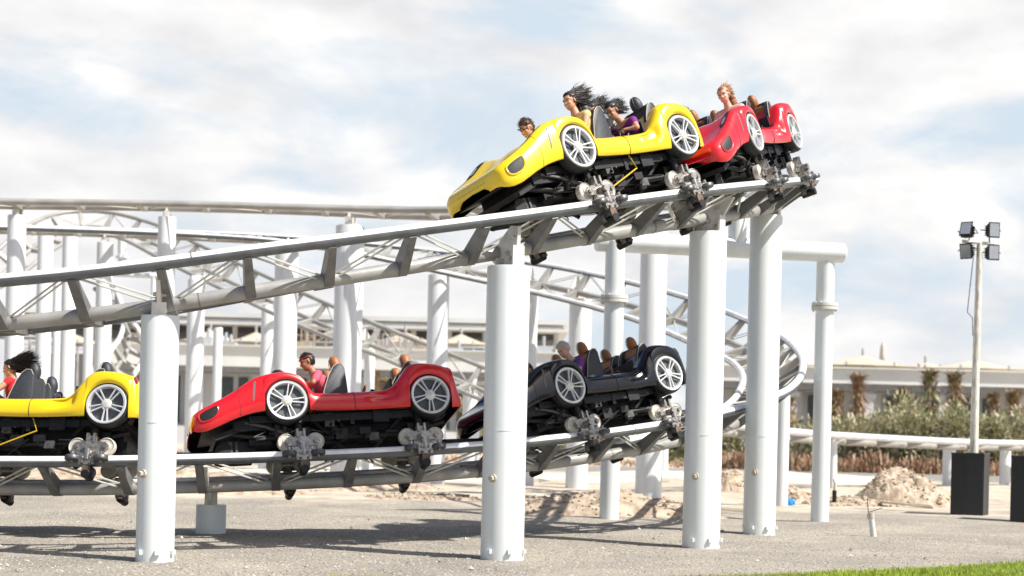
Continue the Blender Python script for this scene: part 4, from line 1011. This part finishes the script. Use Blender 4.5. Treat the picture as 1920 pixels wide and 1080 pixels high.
# ---------------------------------------------------------------- vegetation
LV=[mat('leaf_greygreen',(.33,.35,.20),.8,var=.3,vscale=2),mat('leaf_straw',(.54,.48,.34),.85,var=.25,vscale=2),mat('leaf_dark',(.19,.20,.10),.8,var=.3,vscale=2),mat('leaf_olive',(.42,.44,.22),.8,var=.3,vscale=2)]
RD=[mat('reed_rust',(.40,.24,.15),.9,var=.25,vscale=2),mat('reed_tan',(.48,.35,.24),.9,var=.2,vscale=2),mat('reed_dark',(.20,.13,.08),.9,var=.2,vscale=2)]
def blade(mb,p,d,l,w,m,droop=.3,rnd=random):
    d=Vector(d).normalized(); q=Vector((-d.y,d.x,0)); q=q.normalized() if q.length>.01 else Vector((1,0,0))
    p=Vector(p); a=p+d*l*.5; e=p+d*l*.85+Vector((d.x*.3*l,d.y*.3*l,-droop*l*.5))
    mb.add([p-q*w,p+q*w,a+q*w*.8,a-q*w*.8,e],[(0,1,2,3),(3,2,4)],m)
def shrub(u,D,w,vt,label,seed,dead=.35,grp='wild shrubs in front of the long white building'):
    b=pix(u,850,D); H=pix(u,vt-8,D).z; W=w*1.2*D/FPX; r=random.Random(seed)
    root=empty('shrub',(b.x,D,0)); tag(root,label,'shrub',grp)
    m=MB(); n=int(1500*max(.7,min(2.6,W*H/8)))
    lobes=[(r.uniform(-.42,.42)*W,r.uniform(-.3,.3)*W*.6,r.uniform(.35,.75)*H,r.uniform(.22,.36)) for _ in range(9)]
    for i in range(n):
        lx,ly,lz,lr=r.choice(lobes); rr=lr*min(W,H*1.3)
        v=Vector((r.gauss(0,1),r.gauss(0,1),r.gauss(0,1))).normalized()
        p=Vector((lx,ly,lz))+v*rr*r.uniform(.35,1); p.z=max(.02,min(H*1.02,p.z)); p.y*=.8
        d=v+Vector((r.uniform(-.5,.5),r.uniform(-.5,.5),r.uniform(.2,1.2)))
        blade(m,p,d,r.uniform(.22,.5),.03+.02*r.random(),1 if r.random()<dead else r.choice((0,2,3)),.5)
    for i in range(int(n*.35)):
        p=Vector((r.uniform(-.5,.5)*W,r.uniform(-.3,.3)*W*.6,r.uniform(0,.35)*H)); blade(m,p,(r.uniform(-.5,.5),r.uniform(-.5,.5),1),r.uniform(.4,.8),.04,r.choice((0,1,1,3)),.4)
    m.build('foliage',LV,root,smooth=False)
    s=MB()
    for i in range(7): s.tube([(r.uniform(-.15,.15)*W,0,0),(r.uniform(-.3,.3)*W,r.uniform(-.2,.2)*W*.5,H*.4),(r.uniform(-.4,.4)*W,r.uniform(-.3,.3)*W*.5,H*.75)],[.05,.035,.01],5)
    s.build('stem',mat('twig',(.14,.10,.07),.9),root)
sh=[(1490,74,80,765,'bright green shrub left of the slim gantry leg'),(1590,73,95,772,'pale tufty shrub right of the slim gantry leg'),(1655,75,80,778,'low straw coloured shrub between two taller ones'),(1745,70,135,752,'tallest dense bush, directly above the sand heap'),(1700,73,70,768,'green-grey shrub leaning on the tallest bush'),(1805,74,60,785,'small dry shrub just left of the floodlight mast'),(1885,72,110,768,'brownish bush at the right edge behind the black box'),(1950,74,90,762,'bush cut off by the right edge of the photo'),
(1375,76,60,800,'small green shrub seen between the two right foreground columns'),(1262,78,46,822,'small green shrub below the tail of the black car'),(440,92,60,740,'dull green shrub behind the nose of the lower red car'),(1555,76,60,775,'grey-green shrub hidden partly by the slim gantry leg'),
(1075,80,60,836,'low green tuft seen under the lower track beside the widest column'),(885,90,50,735,'shrub beyond the tail of the lower red car')]
sh+=[(1530,71,90,790,'low grey-green bush at the foot of the slim gantry leg'),(1625,70,90,792,'low tawny bush below the palm with the drooping crown'),(1835,71,80,782,'grey bush right behind the floodlight mast'),(1905,76,90,775,'tall greyish bush behind the right edge palms'),(1700,77,90,762,'olive bush behind the green-grey shrub'),(1445,73,60,790,'olive bush between the last two foreground columns')]
for i,(u,D,w,vt,lab) in enumerate(sh): shrub(u,D,w,vt,lab,i+1,dead=.68 if i%5 in (2,0) else .42)
m=MB(); r=random.Random(9)
for i in range(15000):
    u=r.uniform(1330,2000) if r.random()<.8 else r.uniform(-50,1330); D=r.uniform(67,71.5); b=pix(u,850,D); H=.75+.5*gn(b.x,0,.7)+.25*gn(b.x,1,3)
    if u<1330: H*=.4
    blade(m,(b.x,D,r.uniform(0,.5)*H),(r.uniform(-.35,.35),r.uniform(-.3,.3),1),r.uniform(.4,1)*H,.035,r.choice((0,0,1,1,2)),.25)
o=m.build('dry_reeds',RD,smooth=False); tag(o,'band of rust brown dry reeds under the straight low track','dry reeds',kind='stuff')
def palm(u,D,vt,vb,label,seed,brown=.7,fluff=1.):
    b=pix(u,vb,D); H=pix(u,vt,D).z; r=random.Random(seed); root=empty('palm_tree',(b.x,D,0)); tag(root,label,'palm tree','young bound palms by the white buildings')
    t=MB(); n=14; t.tube([(0.08*math.sin(i),0,H*.62*i/n) for i in range(n+1)],[.22-.05*i/n+(.03 if i%2 else 0) for i in range(n+1)],10); t.build('trunk',mat('palm_trunk',(.20,.13,.08),.9,var=.3,vscale=6,bump=.5),root,smooth=False)
    c=MB()
    for i in range(int(620*fluff)):
        z=H*(.30+.6*r.random()); a=r.uniform(0,6.28); rr=r.uniform(.1,.5)*(1.1-.4*abs(z/H-.6)); dz=r.uniform(-.9,1.0) if z<H*.75 else r.uniform(.1,1.2)
        blade(c,(math.cos(a)*rr*.8,math.sin(a)*rr*.8,z),(math.cos(a)*.4,math.sin(a)*.4,dz),r.uniform(.35,.75),.045,0 if r.random()<brown else r.choice((1,2)),.6)
    for i in range(60):
        a=r.uniform(0,6.28); blade(c,(0,0,H*.78),(math.cos(a)*.6,math.sin(a)*.6,1.2),H*.26,.07,0 if r.random()<brown else 1,.4)
    c.build('crown',[mat('frond_dead',(.34,.22,.13),.9,var=.3,vscale=3),mat('frond_green',(.17,.23,.09),.8,var=.3,vscale=3),mat('frond_pale',(.44,.36,.25),.9,var=.2,vscale=3)],root,smooth=False)
for i,a in enumerate([(1608,84,688,800,'palm with orange-brown drooping crown right of the slim gantry leg',.9,1.1),(1742,84,680,790,'green-topped bound palm above the tallest bush',.45,1.2),(1788,84,684,800,'green-topped palm second from the tallest bush, left of the floodlight mast',.5,1.2),(1690,86,718,800,'short brown palm pair left of the green-topped palms',.75,1.2),(1568,88,720,800,'short dull palm touching the slim gantry leg',.6,1.),(1480,88,735,800,'short rusty palm right of the foreground columns',.8,.7),(1900,86,722,800,'dark brown palm at the right edge',.8,1.2),(1862,88,726,800,'brown palm between the floodlight mast and right edge',.7,1.),
  (700,100,684,790,'brown bound palm behind the empty seats of the lower red car',.9,.9),(725,102,700,790,'smaller brown palm beside the one behind the lower red car',.85,.7),(255,100,690,790,'palm stump behind the tail of the lower yellow car',.6,.7)]): palm(*a[:5],i+30,*a[5:])
# ---------------------------------------------------------------- lamp mast, boxes, small things
g=ground_at(1828,965); mD=31.9; base=pix(1826,850,mD); mx_=base.x; topz=pix(1838,455,mD).z
root=empty('floodlight_mast',(mx_,mD,0)); tag(root,'tall pale floodlight mast with four black lamps standing in a black box','light mast')
POLE=mat('mast_cream',(.66,.64,.56),.6,var=.25,vscale=3,stretch=(8,8,1.5))
m=MB(); m.tube([(0,0,.3),(0,0,topz*.5),(0.02,0,topz)],[.095,.08,.062],16); m.build('pole',POLE,root)
m=MB(); m.cyl((-.36,-.02,topz+.02),(.32,-.02,topz-.03),.035,n=10); m.build('crossarm',POLE,root)
for (u,v,tilt,yaw) in ((1813,432,25,-35),(1813,470,-15,-35),(1861,432,0,10),(1860,474,0,10)):
    p=pix(u,v,mD)-Vector((mx_,mD,0)); rt=Matrix.Rotation(R(yaw),3,'Z')@Matrix.Rotation(R(-tilt),3,'X')
    m=MB(); m.box(p,(.22,.12,.28),rt,taper=.9); m.box(p+rt@Vector((0,-.07,0)),(.25,.03,.33),rt); m.box(p+rt@Vector((0,.10,0)),(.18,.09,.2),rt)
    for k in range(5): m.box(p+rt@Vector((0,.06,-.10+k*.05)),(.28,.10,.008),rt)
    l=m.build('floodlight',DRK,root,smooth=False)
    q=MB(); q.box(p+rt@Vector((0,-.088,0)),(.21,.008,.28),rt); q.build('lens',GLASS,l,smooth=False)
    y=MB(); y.tube([p+rt@Vector((-.19,0,0)),p+rt@Vector((-.19,.16,.02)),p+rt@Vector((.19,.16,.02)),p+rt@Vector((.19,0,0))],.012,6); y.tube([p+rt@Vector((0,.16,.02)),Vector((p.x*.8,0,topz))],.015,6); y.build('yoke',DRK2,l)
w=MB(); w.tube([(-.12,-.1,topz-.1),(-.2,-.1,topz-1.0),(-.24,-.1,topz-1.5),(-.13,-.1,topz-1.62),(-.11,-.1,topz-2.0)],.009,6); w.build('cable',DRK,root)
def blackbox(u0,u1,vt,vb,D,label,yaw):
    a=pix(u0,vb,D); b=pix(u1,vb,D); zt=pix((u0+u1)/2,vt,D).z; w_=(b.x-a.x)/(math.cos(R(yaw))+math.sin(R(yaw)))
    cx=(a.x+b.x)/2; cy=D+w_*.65; root=empty('black_box',(cx,cy,0)); root.rotation_euler.z=R(-yaw); tag(root,label,'box')
    m=MB(); h=w_/2; t=.03
    for (x,y,sx,sy) in ((0,-h,w_,t),(0,h,w_,t),(-h,0,t,w_-t*1.2),(h,0,t,w_-t*1.2)): m.box((x,y,zt/2),(sx,sy,zt))
    m.build('panel',mat('black_board',(.012,.013,.017),.45,var=.5,vscale=2,stretch=(1,1,.3)),root,smooth=False)
    m=MB()
    for (x,y,sx,sy) in ((0,-h-.006,w_+.03,t),(0,h+.006,w_+.03,t),(-h-.006,0,t,w_),(h+.006,0,t,w_)): m.box((x,y,zt+.012),(sx,sy+.02,.025))
    m.build('rim',mat('black_trim',(.03,.03,.035),.4),root,smooth=False)
    return root
blackbox(1790,1868,852,965,31.0,'matt black square box around the foot of the floodlight mast',28)
blackbox(1904,1990,858,980,28.6,'second black box cut off by the right edge of the photo',28)
g=ground_at(1638,1007); root=empty('pipe_stub',(g.x,g.y,0)); tag(root,'short leaning white pipe standing in the gravel at right','pipe'); root.rotation_euler=(0,R(-9),0)
m=MB(); m.lathe([(-.05,.047),(.36,.047),(.36,.038),(-.05,.038)],(0,0,0),(0,0,1),20); m.build('pipe',mat('pvc',(.62,.63,.60),.5,var=.1),root)
m=MB(); m.lathe([(.30,.049),(.30,.056),(.38,.056),(.38,.04)],(0,0,0),(0,0,1),20); m.build('collar',mat('collar_dirty',(.48,.42,.36),.7,var=.2),root)
m=MB(); m.tube([(0,0,.2),(-.03,0,.42),(-.01,.02,.62)],.006,6); m.tube([(-.02,0,.40),(.2,0,.44)],.005,6); m.build('wire',DRK,root)
g=ground_at(1564,947); root=empty('marker_post',(g.x,g.y,0)); tag(root,'small dark marker post right of the slim gantry leg','post')
m=MB(); m.tube([(0,0,0),(0,0,.34)],.05,10); m.build('post',DRK,root); m=MB(); m.tube([(0,0,.34),(0.01,0,.50),(-.03,0,.60)],[.03,.025,.015],8); m.build('cap',mat('cap_tan',(.45,.38,.3),.7),root)
g=ground_at(1477,950); root=empty('plastic_bag',(g.x,g.y,0)); tag(root,'crumpled bright blue plastic bag on the ground','bag')
m=MB(); V=[];F=[]
for i in range(9):
    for j in range(14):
        ph=math.pi*i/8; th=2*math.pi*j/14; q=1+.5*gn(i*.9,j*.9,1,5); V.append((.15*q*math.sin(ph)*math.cos(th),.11*q*math.sin(ph)*math.sin(th),.09+.10*q*math.cos(ph)))
for i in range(8):
    for j in range(14): F.append((i*14+j,(i+1)*14+j,(i+1)*14+(j+1)%14,i*14+(j+1)%14))
m.add(V,F); m.build('sheet',mat('blue_plastic',(.02,.25,.65),.35),root,smooth=False)
r=random.Random(17)
DEB=[((1488,938),'pale board lying by the blue bag'),((1360,962),'short plank at the foot of the foreground columns'),((1240,905),'flat plank lying behind the black car track'),((850,935),'dark beam lying left of the widest column'),((700,905),'timber offcut on the sand left of the widest column'),((1050,908),'pale timber lying right of the widest column'),((1700,952),'flat white sheet in front of the sand heap')]
for (u,v),lab in DEB:
    g=ground_at(u,v); root=empty('plank',(g.x,g.y,.05)); root.rotation_euler.z=r.uniform(-.5,.5); tag(root,lab,'plank'); root.rotation_euler.y=r.uniform(-.06,.1)
    m=MB(); L_=r.uniform(.5,1.3); m.box((0,0,.02),(L_,.16,.04)); m.box((.1,.12,.045),(L_*.7,.09,.03),Matrix.Rotation(.15,3,'Z')); m.build('board',DRK2 if 'dark' in lab else mat('timber_pale',(.48,.42,.33),.8,var=.3,vscale=5,stretch=(.5,8,8)),root,smooth=False)
print('objects',len(bpy.data.objects))
